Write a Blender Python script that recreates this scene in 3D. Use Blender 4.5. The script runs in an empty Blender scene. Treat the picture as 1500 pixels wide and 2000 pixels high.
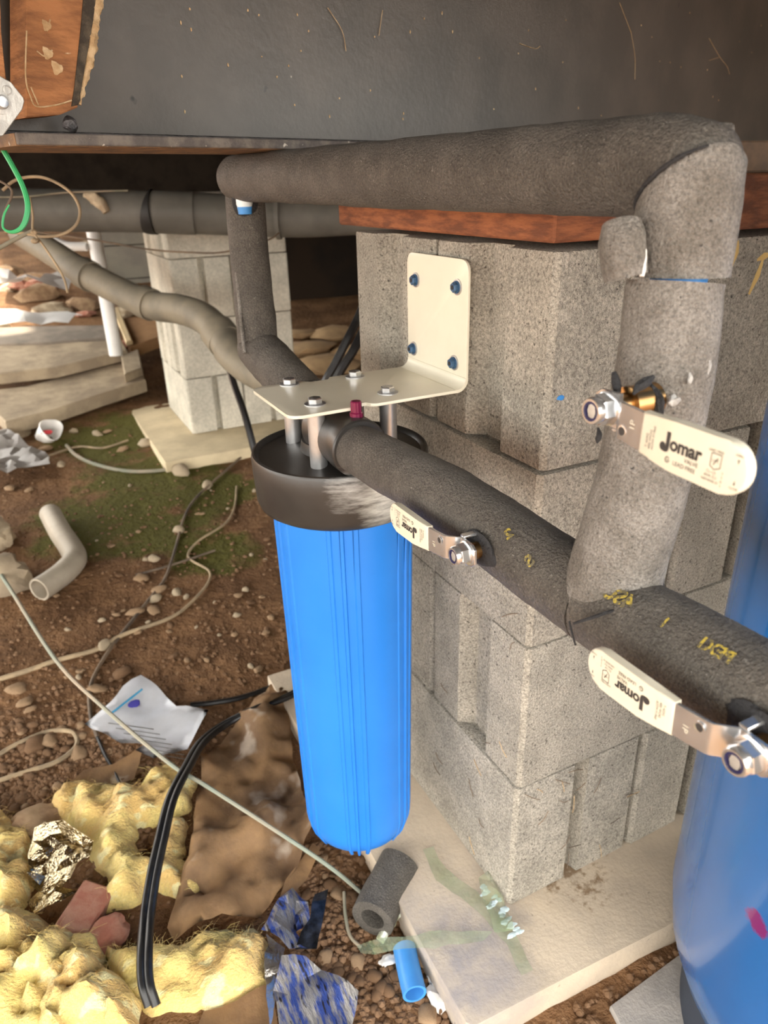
import bpy, bmesh, math, random
from mathutils import Vector, Matrix, noise
random.seed(7)
scn = bpy.context.scene
COL = scn.collection
V = Vector
PI = math.pi

# ---------------------------------------------------------------- camera
CAM = V((-0.40402, -0.49092, 0.83330))
YAW, PITCH, ROLL, FPX = 1.1120775, -0.4281954, -0.0270880, 1410.749
FWD = V((math.cos(PITCH)*math.cos(YAW), math.cos(PITCH)*math.sin(YAW), math.sin(PITCH)))
_r = V((math.sin(YAW), -math.cos(YAW), 0)); _u = _r.cross(FWD)
RGT = _r*math.cos(ROLL) + _u*math.sin(ROLL)
UP = -_r*math.sin(ROLL) + _u*math.cos(ROLL)
cd = bpy.data.cameras.new('camera'); cam = bpy.data.objects.new('camera', cd); COL.objects.link(cam)
cd.sensor_fit = 'VERTICAL'; cd.sensor_height = 36.0; cd.lens = FPX/2000*36.0
cd.clip_start = 0.02; cd.clip_end = 200
cam.matrix_world = Matrix(((RGT.x, UP.x, -FWD.x, CAM.x), (RGT.y, UP.y, -FWD.y, CAM.y), (RGT.z, UP.z, -FWD.z, CAM.z), (0, 0, 0, 1)))
cd.dof.use_dof = True; cd.dof.focus_distance = 0.58; cd.dof.aperture_fstop = 11.0
scn.camera = cam

# ---------------------------------------------------------------- sky, sun, exposure
w = bpy.data.worlds.new('sky'); scn.world = w; w.use_nodes = True
bg = w.node_tree.nodes['Background']
bg.inputs[0].default_value = (1.0, 0.965, 0.90, 1); bg.inputs[1].default_value = 2.6
sd = bpy.data.lights.new('sun', 'SUN'); sun = bpy.data.objects.new('sun', sd); COL.objects.link(sun)
sd.energy = 5.0; sd.angle = math.radians(3); sd.color = (1.0, 0.92, 0.78)
sun.rotation_euler = V((-0.38, -0.32, 0.87)).to_track_quat('Z', 'Y').to_euler()
vs = scn.view_settings
vs.view_transform = 'Standard'; vs.look = 'None'; vs.gamma = 1.0; vs.exposure = 1.45; vs.use_curve_mapping = False

# ---------------------------------------------------------------- helpers: where things stand
def ray(x, y): return FWD + RGT*((x-750)/FPX) - UP*((y-1000)/FPX)
def at(x, y, d): return CAM + ray(x, y)*d
def onz(x, y, z): d = ray(x, y); return CAM + d*((z-CAM.z)/d.z)
def onx(x, y, X): d = ray(x, y); return CAM + d*((X-CAM.x)/d.x)
def gz(x, y):
    z = -0.040 + 0.050*max(0.0, y-0.4)
    if y > 2.6: z += 0.10*(y-2.6)
    z += 0.010*noise.noise(V((x*2.3, y*2.3, 0.3))) + 0.005*noise.noise(V((x*9, y*9, 1.7)))
    return z
def gnd(x, y, lift=0.0):
    d = ray(x, y); t = 0.3
    while t < 14:
        p = CAM + d*t
        if p.z <= gz(p.x, p.y) + lift: return p
        t += 0.004
    return p

# ---------------------------------------------------------------- helpers: materials
def pm(name, c1, c2=None, scale=20, rough=0.7, metal=0.0, bump=0.0, bscale=200, spots=None, stretch=None, spec=0.5, c2w=(0.4, 0.6), dist=0.004, trans=0.0, coat=0.0, spots2=None, alpha=1.0, sheen=0, grain=None):
    m = bpy.data.materials.new(name); m.use_nodes = True
    n = m.node_tree.nodes; L = m.node_tree.links; b = n['Principled BSDF']
    b.inputs['Roughness'].default_value = rough; b.inputs['Metallic'].default_value = metal
    b.inputs['Specular IOR Level'].default_value = spec; b.inputs['Transmission Weight'].default_value = trans
    b.inputs['Coat Weight'].default_value = coat; b.inputs['Alpha'].default_value = alpha
    b.inputs['Sheen Weight'].default_value = sheen
    tc = n.new('ShaderNodeTexCoord'); vec = tc.outputs['Object']
    if stretch:
        mp = n.new('ShaderNodeMapping'); mp.inputs['Scale'].default_value = stretch; L.new(vec, mp.inputs[0]); vec = mp.outputs[0]
    def nz(s, d=6, r=0.6, v=vec):
        t = n.new('ShaderNodeTexNoise'); t.inputs['Scale'].default_value = s; t.inputs['Detail'].default_value = d; t.inputs['Roughness'].default_value = r
        L.new(v, t.inputs['Vector']); return t.outputs['Fac']
    def rmp(f, a, z):
        t = n.new('ShaderNodeMapRange'); t.inputs[1].default_value = a; t.inputs[2].default_value = z; L.new(f, t.inputs[0]); return t.outputs[0]
    def mix(f, a, c):
        t = n.new('ShaderNodeMix'); t.data_type = 'RGBA'; L.new(f, t.inputs[0])
        if hasattr(a, 'is_output'): L.new(a, t.inputs[6])
        else: t.inputs[6].default_value = (*a, 1)
        t.inputs[7].default_value = (*c, 1); return t.outputs[2]
    col = c1
    if c2: col = mix(rmp(nz(scale), *c2w), c1, c2)
    for sp in (spots, spots2):
        if sp: col = mix(rmp(nz(sp[1], 3, 0.5), sp[2], sp[2]+0.06), col, sp[0])
    if grain:
        gt = n.new('ShaderNodeMix'); gt.data_type = 'RGBA'; gt.blend_type = 'MULTIPLY'; gt.inputs[0].default_value = 1.0
        rr_ = n.new('ShaderNodeMapRange'); rr_.inputs[1].default_value = 0.36; rr_.inputs[2].default_value = 0.64; rr_.inputs[3].default_value = 1-grain[0]; rr_.inputs[4].default_value = 1+grain[0]
        L.new(nz(grain[1], 4, 0.75), rr_.inputs[0]); L.new(rr_.outputs[0], gt.inputs[7])
        if hasattr(col, 'is_output'): L.new(col, gt.inputs[6])
        else: gt.inputs[6].default_value = (*col, 1)
        col = gt.outputs[2]
    if hasattr(col, 'is_output'): L.new(col, b.inputs['Base Color'])
    else: b.inputs['Base Color'].default_value = (*col, 1)
    if bump:
        bp = n.new('ShaderNodeBump'); bp.inputs['Strength'].default_value = bump; bp.inputs['Distance'].default_value = dist
        L.new(nz(bscale, 4, 0.65), bp.inputs['Height']); L.new(bp.outputs[0], b.inputs['Normal'])
    m['col'] = True
    return m
def tint(m, mask_fn, color):
    """mix another colour into a material with a node mask made by mask_fn(nodes, links, object_coord)"""
    n = m.node_tree.nodes; L = m.node_tree.links; b = n['Principled BSDF']
    tc = n.new('ShaderNodeTexCoord'); f = mask_fn(n, L, tc.outputs['Object'])
    t = n.new('ShaderNodeMix'); t.data_type = 'RGBA'; L.new(f, t.inputs[0])
    s = b.inputs['Base Color']
    if s.is_linked: L.new(s.links[0].from_socket, t.inputs[6])
    else: t.inputs[6].default_value = s.default_value
    t.inputs[7].default_value = (*color, 1); L.new(t.outputs[2], s)
def blob_mask(center, radius, nscale, thr, stretch=(1, 1, 1), lo=0.0, soft=0.10):
    def f(n, L, oc):
        mp = n.new('ShaderNodeMapping'); mp.vector_type = 'POINT'; mp.inputs['Scale'].default_value = stretch; L.new(oc, mp.inputs[0])
        t = n.new('ShaderNodeTexNoise'); t.inputs['Scale'].default_value = nscale; t.inputs['Detail'].default_value = 5; t.inputs['Roughness'].default_value = 0.65
        L.new(mp.outputs[0], t.inputs['Vector'])
        d = n.new('ShaderNodeVectorMath'); d.operation = 'DISTANCE'; L.new(oc, d.inputs[0]); d.inputs[1].default_value = center
        r = n.new('ShaderNodeMapRange'); r.inputs[1].default_value = radius; r.inputs[2].default_value = lo*radius; L.new(d.outputs['Value'], r.inputs[0])
        a = n.new('ShaderNodeMath'); a.operation = 'MULTIPLY'; L.new(r.outputs[0], a.inputs[0]); L.new(t.outputs['Fac'], a.inputs[1])
        k = n.new('ShaderNodeMapRange'); k.inputs[1].default_value = thr; k.inputs[2].default_value = thr+soft; L.new(a.outputs[0], k.inputs[0])
        return k.outputs[0]
    return f

M = {}
M['concrete'] = pm('concrete_block', (0.455, 0.415, 0.345), (0.36, 0.33, 0.275), 22, 0.95, bump=1.0, bscale=300, spots=((0.15, 0.135, 0.115), 260, 0.63), spec=0.2, dist=0.004, grain=(0.42, 420))
M['footing'] = pm('cast_concrete', (0.60, 0.495, 0.37), (0.47, 0.39, 0.30), 9, 0.85, bump=0.25, bscale=160, spots=((0.16, 0.13, 0.10), 70, 0.70), spec=0.25)
M['paver'] = pm('paver_concrete', (0.42, 0.39, 0.36), (0.33, 0.31, 0.29), 22, 0.9, bump=0.3, bscale=220, spec=0.25)
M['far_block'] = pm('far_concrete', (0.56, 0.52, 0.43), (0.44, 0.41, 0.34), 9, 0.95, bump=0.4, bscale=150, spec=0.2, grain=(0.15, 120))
M['foam'] = pm('pipe_foam', (0.088, 0.078, 0.066), (0.125, 0.111, 0.094), 34, 0.55, bump=1.0, bscale=420, spec=0.45, dist=0.004, spots=((0.24, 0.225, 0.20), 420, 0.66), grain=(0.45, 620))
M['foam_worn_lit'] = pm('pipe_foam_worn_lit', (0.175, 0.158, 0.135), (0.27, 0.25, 0.225), 30, 0.6, bump=1.0, bscale=400, spec=0.42, dist=0.004, spots=((0.07, 0.065, 0.06), 300, 0.66), grain=(0.38, 620))  # worn foam; light falling on riser and sleeve is mixed into the colour
M['foam_cut'] = pm('foam_cut_edge', (0.02, 0.02, 0.022), rough=0.7, bump=0.8, bscale=300)
M['steel'] = pm('painted_steel', (0.070, 0.062, 0.053), (0.092, 0.080, 0.068), 11, 0.38, bump=0.10, bscale=120, spots=((0.45, 0.42, 0.36), 75, 0.79), spots2=((0.012, 0.012, 0.012), 38, 0.73), spec=0.55)
M['rust'] = pm('rusty_steel', (0.27, 0.155, 0.075), (0.13, 0.085, 0.055), 45, 0.85, bump=0.4, bscale=260, spots=((0.45, 0.40, 0.33), 170, 0.68))
M['flange'] = pm('dusty_steel_edge', (0.17, 0.15, 0.13), (0.09, 0.08, 0.075), 60, 0.8, bump=0.3, bscale=260, spots=((0.55, 0.50, 0.43), 130, 0.69))
M['weld'] = pm('weld', (0.03, 0.03, 0.032), (0.10, 0.09, 0.09), 120, 0.35, bump=0.6, bscale=200)
M['wood'] = pm('reddish_timber', (0.34, 0.125, 0.055), (0.17, 0.065, 0.035), 26, 0.8, bump=0.5, bscale=90, stretch=(1.0, 1.0, 5.0), spots=((0.58, 0.42, 0.28), 60, 0.74), spec=0.25)
M['wood_left'] = pm('brown_timber', (0.40, 0.18, 0.075), (0.22, 0.10, 0.045), 22, 0.8, bump=0.5, bscale=90, stretch=(1, 1, 4.0), spots=((0.62, 0.47, 0.30), 70, 0.73), spec=0.25)
M['shade_black_wood'] = pm('shade_black_timber', (0.030, 0.024, 0.018), (0.018, 0.014, 0.011), 12, 0.95, spec=0.1)
M['stub_edge'] = pm('dark_brown_edge', (0.045, 0.035, 0.025), (0.10, 0.08, 0.055), 120, 0.9, bump=0.8, bscale=220)  # dark brown mottled strip on the stub's edge
M['fringe'] = pm('glue_fringe', (0.62, 0.46, 0.27), (0.45, 0.30, 0.15), 90, 0.8, bump=0.6, bscale=300)
M['sump'] = pm('blue_plastic', (0.020, 0.185, 0.62), (0.024, 0.200, 0.66), 8, 0.36, spec=0.4, bump=0.03, bscale=40)
M['cap'] = pm('black_plastic', (0.024, 0.022, 0.020), (0.034, 0.031, 0.028), 20, 0.36, bump=0.04, bscale=90, spec=0.55)
M['white_steel'] = pm('cream_enamel', (0.80, 0.75, 0.61), (0.76, 0.71, 0.57), 12, 0.25, spec=0.5, bump=0.02, bscale=40)
M['chrome'] = pm('plated_steel', (0.72, 0.73, 0.74), (0.64, 0.65, 0.66), 60, 0.24, 0.85)
M['steel_satin'] = pm('satin_steel', (0.55, 0.55, 0.55), (0.48, 0.48, 0.48), 60, 0.32, 0.75)
M['galv'] = pm('galvanised', (0.58, 0.57, 0.53), (0.44, 0.43, 0.40), 55, 0.45, 0.6, bump=0.15, bscale=150)
M['anchor'] = pm('blue_coating', (0.035, 0.085, 0.17), (0.05, 0.12, 0.22), 90, 0.4, 0.3)
M['vinyl'] = pm('ivory_vinyl', (0.74, 0.69, 0.56), (0.69, 0.63, 0.49), 18, 0.42, spec=0.4)
M['ink'] = pm('black_ink', (0.035, 0.03, 0.028), rough=0.6)
M['grey_ink'] = pm('grey_ink', (0.07, 0.062, 0.055), rough=0.6)
M['yellow_ink'] = pm('yellow_ink', (0.46, 0.35, 0.05), (0.13, 0.11, 0.06), 500, 0.6, c2w=(0.46, 0.52))
M['nylon'] = pm('blue_nylon', (0.015, 0.016, 0.07), rough=0.4)
M['maroon'] = pm('maroon_plastic', (0.16, 0.008, 0.045), rough=0.3)
M['pex'] = pm('blue_pex', (0.055, 0.24, 0.60), (0.06, 0.27, 0.64), 20, 0.4, spec=0.4)
M['pale_label'] = pm('pale_label', (0.72, 0.80, 0.82), rough=0.5)
M['tank'] = pm('tank_paint', (0.010, 0.105, 0.32), (0.012, 0.115, 0.35), 6, 0.22, spec=0.5, coat=0.4, spots=((0.40, 0.55, 0.70), 55, 0.80))
M['tank_base'] = pm('tank_base', (0.025, 0.035, 0.055), rough=0.5)
M['dirt'] = pm('dirt', (0.225, 0.122, 0.060), (0.130, 0.068, 0.033), 7, 0.95, bump=0.9, bscale=55, spots=((0.31, 0.19, 0.105), 48, 0.66), spec=0.15, dist=0.012)
M['gravel'] = pm('gravel', (0.165, 0.092, 0.048), (0.235, 0.140, 0.080), 25, 0.95, bump=0.5, bscale=180, spec=0.2)
M['pebble'] = pm('pebble', (0.36, 0.245, 0.145), (0.24, 0.15, 0.088), 30, 0.9, bump=0.3, bscale=120, spec=0.2)
M['stone'] = pm('pale_stone', (0.52, 0.42, 0.29), (0.36, 0.28, 0.19), 28, 0.9, bump=0.5, bscale=90, spec=0.2)
M['insul'] = pm('yellow_fibreglass', (0.82, 0.66, 0.235), (0.78, 0.52, 0.185), 11, 1.0, bump=1.0, bscale=150, spec=0.05, dist=0.006, sheen=0.3, spots=((0.85, 0.75, 0.38), 26, 0.58), stretch=(1.0, 2.2, 1.0), grain=(0.10, 300))
M['kraft'] = pm('kraft_paper', (0.50, 0.31, 0.155), (0.30, 0.185, 0.105), 11, 0.7, bump=0.3, bscale=60, spots=((0.56, 0.46, 0.36), 13, 0.60), spec=0.3)
M['foil'] = pm('gold_foil', (0.80, 0.69, 0.45), (0.62, 0.54, 0.38), 30, 0.18, 1.0, bump=0.5, bscale=45, dist=0.01)
M['foil_blue'] = pm('blue_silver_foil', (0.52, 0.50, 0.48), (0.10, 0.17, 0.55), 34, 0.30, 0.5, bump=0.5, bscale=60, c2w=(0.47, 0.58), dist=0.008, spots=((0.06, 0.05, 0.045), 60, 0.62), stretch=(3.5, 0.8, 1.0))
M['foil_black'] = pm('black_foil', (0.012, 0.013, 0.016), (0.05, 0.06, 0.09), 50, 0.3, 0.3, bump=0.4, bscale=80)
M['foil_white'] = pm('silver_foil', (0.80, 0.78, 0.74), (0.60, 0.58, 0.55), 40, 0.2, 0.9, bump=0.5, bscale=70)
M['paper'] = pm('white_paper', (0.86, 0.88, 0.93), (0.78, 0.79, 0.82), 14, 0.7)
M['blue_print'] = pm('blue_print', (0.07, 0.06, 0.42), rough=0.6)
M['cyan_print'] = pm('cyan_print', (0.05, 0.30, 0.50), rough=0.6)
M['pvc'] = pm('weathered_pvc', (0.42, 0.36, 0.28), (0.33, 0.28, 0.215), 10, 0.55, spec=0.35)
M['drain'] = pm('grey_drain', (0.150, 0.142, 0.122), (0.105, 0.100, 0.086), 6, 0.55, spec=0.35)
M['drain_band'] = pm('black_rubber', (0.016, 0.015, 0.014), rough=0.6)
M['drain_beige'] = pm('dusty_drain', (0.250, 0.215, 0.155), (0.165, 0.145, 0.11), 7, 0.6, spec=0.3)
M['black_cable'] = pm('black_cable', (0.007, 0.007, 0.008), (0.016, 0.015, 0.014), 60, 0.36, spec=0.5)
M['tan_wire'] = pm('tan_wire', (0.42, 0.31, 0.185), (0.28, 0.21, 0.13), 30, 0.7)
M['grey_wire'] = pm('grey_green_wire', (0.20, 0.20, 0.145), (0.30, 0.25, 0.18), 12, 0.7)
M['string'] = pm('dirty_string', (0.40, 0.31, 0.22), (0.27, 0.30, 0.24), 5, 0.8)
M['brown_wire'] = pm('brown_wire', (0.085, 0.062, 0.045), (0.22, 0.155, 0.10), 9, 0.7)
M['green_wire'] = pm('green_wire', (0.035, 0.36, 0.115), (0.07, 0.40, 0.17), 30, 0.5)
M['brick'] = pm('red_brick', (0.34, 0.13, 0.085), (0.42, 0.22, 0.15), 40, 0.9, bump=0.4, bscale=120)
M['board'] = pm('weathered_board', (0.42, 0.335, 0.23), (0.28, 0.22, 0.155), 9, 0.9, bump=0.5, bscale=60, spec=0.2)
M['cardboard'] = pm('cardboard', (0.40, 0.22, 0.10), (0.32, 0.17, 0.075), 8, 0.85)
M['pale_sheet'] = pm('pale_plastic', (0.58, 0.55, 0.52), (0.46, 0.43, 0.40), 8, 0.45)
M['white_sheet'] = pm('white_plastic', (0.80, 0.79, 0.77), (0.70, 0.69, 0.67), 9, 0.45)
M['red_print'] = pm('red_print', (0.55, 0.04, 0.05), rough=0.6)
M['green_film'] = pm('green_film', (0.34, 0.44, 0.24), (0.48, 0.54, 0.36), 40, 0.22, alpha=0.42, bump=0.4, bscale=90, spec=0.6)
M['glint'] = pm('film_glint', (0.72, 0.84, 0.88), (0.60, 0.72, 0.72), 40, 0.25)
M['scrap'] = pm('white_scrap', (0.82, 0.80, 0.76), rough=0.6)
M['ceiling'] = pm('floor_underside', (0.060, 0.046, 0.034), (0.040, 0.030, 0.022), 5, 0.95, spec=0.1)
M['shade_wall'] = pm('skirting_shade', (0.020, 0.016, 0.013), (0.032, 0.022, 0.015), 3, 0.95, spec=0.1)  # near-black colour paints the unlit depth of the crawl space

# ---------------------------------------------------------------- helpers: meshes
ORG = {}
def link(o): COL.objects.link(o); return o
def tag(o, label=None, cat=None, group=None, kind=None):
    if label: o['label'] = label
    if cat: o['category'] = cat
    if group: o['group'] = group
    if kind: o['kind'] = kind
    return o
def thing(name, loc, label, cat, group=None):
    o = link(bpy.data.objects.new(name, None)); o.location = loc; o.empty_display_size = 0.02
    ORG[o.name] = V(loc); return tag(o, label, cat, group)
def obj(name, bm, mat, parent=None, smooth=True, ang=35):
    bmesh.ops.recalc_face_normals(bm, faces=bm.faces)
    if parent is not None: org = ORG[parent.name]
    else:
        xs = [v.co for v in bm.verts]
        lo = V((min(c.x for c in xs), min(c.y for c in xs), min(c.z for c in xs))); hi = V((max(c.x for c in xs), max(c.y for c in xs), 0))
        org = V(((lo.x+hi.x)/2, (lo.y+hi.y)/2, lo.z))
    for v in bm.verts: v.co -= org
    if smooth:
        for f in bm.faces: f.smooth = True
        a = math.radians(ang)
        for e in bm.edges:
            e.smooth = len(e.link_faces) == 2 and e.calc_face_angle(9) < a
    me = bpy.data.meshes.new(name); bm.to_mesh(me); bm.free()
    o = link(bpy.data.objects.new(name, me)); me.materials.append(M[mat] if isinstance(mat, str) else mat)
    if parent is not None: o.parent = parent
    else: o.location = org
    ORG[o.name] = org.copy(); return o
def NB(): return bmesh.new()
def box(bm, lo, hi, bev=0.0, seg=2, mtx=None):
    r = bmesh.ops.create_cube(bm, size=1.0); vs_ = r['verts']
    for v in vs_: v.co = V([lo[i]+(v.co[i]+0.5)*(hi[i]-lo[i]) for i in range(3)])
    if bev:
        es = list({e for v in vs_ for e in v.link_edges})
        g = bmesh.ops.bevel(bm, geom=es, offset=bev, segments=seg, affect='EDGES', profile=0.6)
        vs_ = list({v for f in g['faces'] for v in f.verts} | {v for v in vs_ if v.is_valid})
    if mtx is not None:
        for v in vs_: v.co = mtx @ v.co
    return bm
def prism(bm, pts, vec, bev=0.0, seg=2):
    """closed outline (3-D points in one plane) pushed along vec"""
    vec = V(vec); a = [bm.verts.new(p) for p in pts]; b = [bm.verts.new(V(p)+vec) for p in pts]; n = len(pts)
    fs = [bm.faces.new(a), bm.faces.new(b[::-1])]
    for i in range(n): bm.faces.new((a[i], b[i], b[(i+1) % n], a[(i+1) % n]))
    if bev:
        es = list({e for f in fs for e in f.edges})
        bmesh.ops.bevel(bm, geom=es, offset=bev, segments=seg, affect='EDGES', profile=0.6)
    return bm
def smooth_pts(pts, n=8):
    out = []; P = [V(p) for p in pts]
    P = [P[0]*2-P[1]] + P + [P[-1]*2-P[-2]]
    for i in range(1, len(P)-2):
        for k in range(n):
            t = k/n; a, b, c, d = P[i-1], P[i], P[i+1], P[i+2]
            out.append(0.5*((2*b)+(c-a)*t+(2*a-5*b+4*c-d)*t*t+(3*b-a-3*c+d)*t**3))
    out.append(P[-2]); return out
def lerp_list(vals, m):
    n = len(vals)-1
    out = []
    for i in range(m):
        f = i/(m-1)*n; k = min(int(f), n-1); out.append(vals[k]+(vals[k+1]-vals[k])*(f-k))
    return out
def frames(P):
    T = []
    for i in range(len(P)):
        a = P[max(i-1, 0)]; b = P[min(i+1, len(P)-1)]; T.append((b-a).normalized())
    ref = V((0, 0, 1)) if abs(T[0].z) < 0.8 else V((1, 0, 0))
    N = [(ref-T[0]*ref.dot(T[0])).normalized()]
    for i in range(1, len(P)):
        v = N[-1]-T[i]*N[-1].dot(T[i]); N.append(v.normalized())
    return T, N
def tube(bm, pts, rad, seg=12, n=8, amp=0.0, freq=40, hollow=0.0, caps=(True, True), tilt0=None, tilt1=None, seed=0.0, round_end=(0, 0)):
    P = smooth_pts(pts, n) if n > 1 else [V(p) for p in pts]
    R = lerp_list(rad, len(P)) if isinstance(rad, (list, tuple)) else [rad]*len(P)
    T, N = frames(P); rings = []
    for i, p in enumerate(P):
        B = T[i].cross(N[i]); ring = []
        for k in range(seg):
            a = 2*PI*k/seg; d = N[i]*math.cos(a)+B*math.sin(a); r = R[i]
            q = p + d*r
            if i == 0 and tilt0 is not None: q = q - T[i]*((q-p).dot(tilt0)/T[i].dot(tilt0))
            if i == len(P)-1 and tilt1 is not None: q = q - T[i]*((q-p).dot(tilt1)/T[i].dot(tilt1))
            if amp: q = q + d*amp*(noise.noise(q*freq+V((seed, 0, 0)))+0.5*noise.noise(q*freq*2.7+V((0, seed, 0))))
            ring.append(bm.verts.new(q))
        rings.append(ring)
    for i in range(len(rings)-1):
        for k in range(seg): bm.faces.new((rings[i][k], rings[i][(k+1) % seg], rings[i+1][(k+1) % seg], rings[i+1][k]))
    for e, ring, i, s in ((0, rings[0], 0, -1), (1, rings[-1], len(P)-1, 1)):
        if not caps[e]: continue
        c = sum((v.co for v in ring), V())/seg
        if round_end[e]:
            prev = ring
            for j in range(1, 4):
                f = math.cos(j/4*PI/2); h = math.sin(j/4*PI/2)*round_end[e]
                nr = [bm.verts.new(c+(v.co-c)*f+T[i]*s*h) for v in ring]
                for k in range(seg): bm.faces.new((prev[k], prev[(k+1) % seg], nr[(k+1) % seg], nr[k]))
                prev = nr
            bm.faces.new(prev)
        elif hollow:
            inn = [bm.verts.new(c+(v.co-c)*hollow) for v in ring]; dp = [bm.verts.new(v.co-T[i]*s*R[i]*1.6) for v in inn]
            for k in range(seg):
                bm.faces.new((ring[k], ring[(k+1) % seg], inn[(k+1) % seg], inn[k])); bm.faces.new((inn[k], inn[(k+1) % seg], dp[(k+1) % seg], dp[k]))
            bm.faces.new(dp)
        else: bm.faces.new(ring)
    return bm
def lathe(bm, prof, c, seg=48, axis=None, mod=None):
    """prof: (radius, height) pairs along axis (default +Z) from point c"""
    ax = V(axis).normalized() if axis is not None else V((0, 0, 1)); ref = V((1, 0, 0)) if abs(ax.x) < 0.9 else V((0, 1, 0))
    n1 = (ref-ax*ref.dot(ax)).normalized(); n2 = ax.cross(n1); c = V(c); rings = []
    for r, h in prof:
        if r < 1e-6: rings.append([bm.verts.new(c+ax*h)])
        else: rings.append([bm.verts.new(c+ax*h+(n1*math.cos(2*PI*k/seg)+n2*math.sin(2*PI*k/seg))*(r+(mod(k/seg, h) if mod else 0))) for k in range(seg)])
    for a, b in zip(rings, rings[1:]):
        for k in range(seg):
            q = (k+1) % seg
            if len(a) == 1: bm.faces.new((a[0], b[q], b[k]))
            elif len(b) == 1: bm.faces.new((a[k], a[q], b[0]))
            else: bm.faces.new((a[k], a[q], b[q], b[k]))
    for r in (rings[0], rings[-1]):
        if len(r) > 2 and V(prof[0]) != V(prof[-1]): bm.faces.new(r)
    if V(prof[0]) == V(prof[-1]): bmesh.ops.remove_doubles(bm, verts=bm.verts[:], dist=1e-6)
    return bm
def hexa(bm, c, r, h, axis, rot=0.0, bev=0.0008):
    ax = V(axis).normalized(); ref = V((0, 0, 1)) if abs(ax.z) < 0.9 else V((1, 0, 0)); n1 = (ref-ax*ref.dot(ax)).normalized(); n2 = ax.cross(n1)
    return prism(bm, [V(c)+(n1*math.cos(rot+k*PI/3)+n2*math.sin(rot+k*PI/3))*r for k in range(6)], ax*h, bev, 1)
def inside(p, poly):
    c = False; n = len(poly)
    for i in range(n):
        a, b = poly[i], poly[(i+1) % n]
        if (a[1] > p[1]) != (b[1] > p[1]) and p[0] < (b[0]-a[0])*(p[1]-a[1])/(b[1]-a[1])+a[0]: c = not c
    return c
def edge_dist(p, poly):
    m = 9e9; n = len(poly)
    for i in range(n):
        ax, ay = poly[i][0], poly[i][1]; bx, by = poly[(i+1) % n][0], poly[(i+1) % n][1]
        dx, dy = bx-ax, by-ay; t = max(0, min(1, ((p[0]-ax)*dx+(p[1]-ay)*dy)/(dx*dx+dy*dy+1e-12)))
        m = min(m, math.hypot(p[0]-ax-t*dx, p[1]-ay-t*dy))
    return m
def grid_poly(bm, poly, step):
    """fine triangles filling a flat outline (x, y), outline kept"""
    pts = []
    n = len(poly)
    for i in range(n):
        a, b = V(poly[i][:2]), V(poly[(i+1) % n][:2]); k = max(1, int((b-a).length/step))
        pts += [a+(b-a)*(j/k) for j in range(k)]
    nb = len(pts); xs = [p[0] for p in poly]; ys = [p[1] for p in poly]
    y = min(ys); row = 0
    while y < max(ys):
        x = min(xs)+(step/2 if row % 2 else 0)
        while x < max(xs):
            if inside((x, y), poly) and edge_dist((x, y), poly) > step*0.55: pts.append(V((x+random.uniform(-.15, .15)*step, y+random.uniform(-.15, .15)*step)))
            x += step
        y += step*0.866; row += 1
    from mathutils.geometry import delaunay_2d_cdt
    vv, ee, ff, *_ = delaunay_2d_cdt([V(p) for p in pts], [(i, (i+1) % nb) for i in range(nb)], [], 0, 1e-7)
    vs_ = [bm.verts.new((p[0], p[1], 0)) for p in vv]
    for f in ff:
        c = sum((vv[i] for i in f), V((0, 0)))/len(f)
        if inside(c, poly): bm.faces.new([vs_[i] for i in f])
    for v in [v for v in bm.verts if not v.link_faces]: bm.verts.remove(v)
    return bm
def rough_outline(poly, step, amp, seed):
    out = []; n = len(poly)
    for i in range(n):
        a, b = V(poly[i][:2]), V(poly[(i+1) % n][:2]); k = max(1, int((b-a).length/step))
        for j in range(k):
            p = a+(b-a)*(j/k); q = noise.noise_vector(V((p.x*60, p.y*60, seed)))
            out.append(V((p.x+q.x*amp, p.y+q.y*amp)))
    return out
def sheet(name, px, mat, parent=None, step=0.012, amp=0.012, freq=14, lift=0.004, thick=0.0012, seed=0.0, sharp=True, rough=0.003, dome=0.0, base=None, shape=None):
    """a crumpled sheet lying on the ground, its outline read off the ground"""
    poly = [gnd(*p)[:2] for p in px] if base is None else [onz(p[0], p[1], base)[:2] for p in px]
    poly = rough_outline(poly, step*1.2, rough, seed)
    bm = grid_poly(NB(), poly, step)
    for v in bm.verts:
        x, y = v.co.x, v.co.y; q = V((x*freq, y*freq, seed))
        h = noise.noise(q); h2 = abs(noise.noise(q*1.9+V((3, 1, 0)))); h3 = abs(noise.noise(q*4.3))
        z = (0.6*h+0.9*h2+0.35*h3) if sharp else (h*0.8+0.3*noise.noise(q*2.2))
        d = edge_dist((x, y), poly)
        v.co.z = (gz(x, y) if base is None else base)+lift+max(0, amp*(z+0.25))+(0.55*amp*(0.5-abs(noise.noise(q*1.7+V((0, 7, 0)))))+0.22*amp*abs(noise.noise(q*4.1+V((0, 3, 0)))) if not sharp else 0)+dome*min(1, d/0.05)
        if shape: v.co.z += shape(x, y)
    g = bmesh.ops.solidify(bm, geom=bm.faces[:], thickness=-thick)
    return obj(name, bm, mat, parent, ang=28 if sharp else 60)
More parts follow.
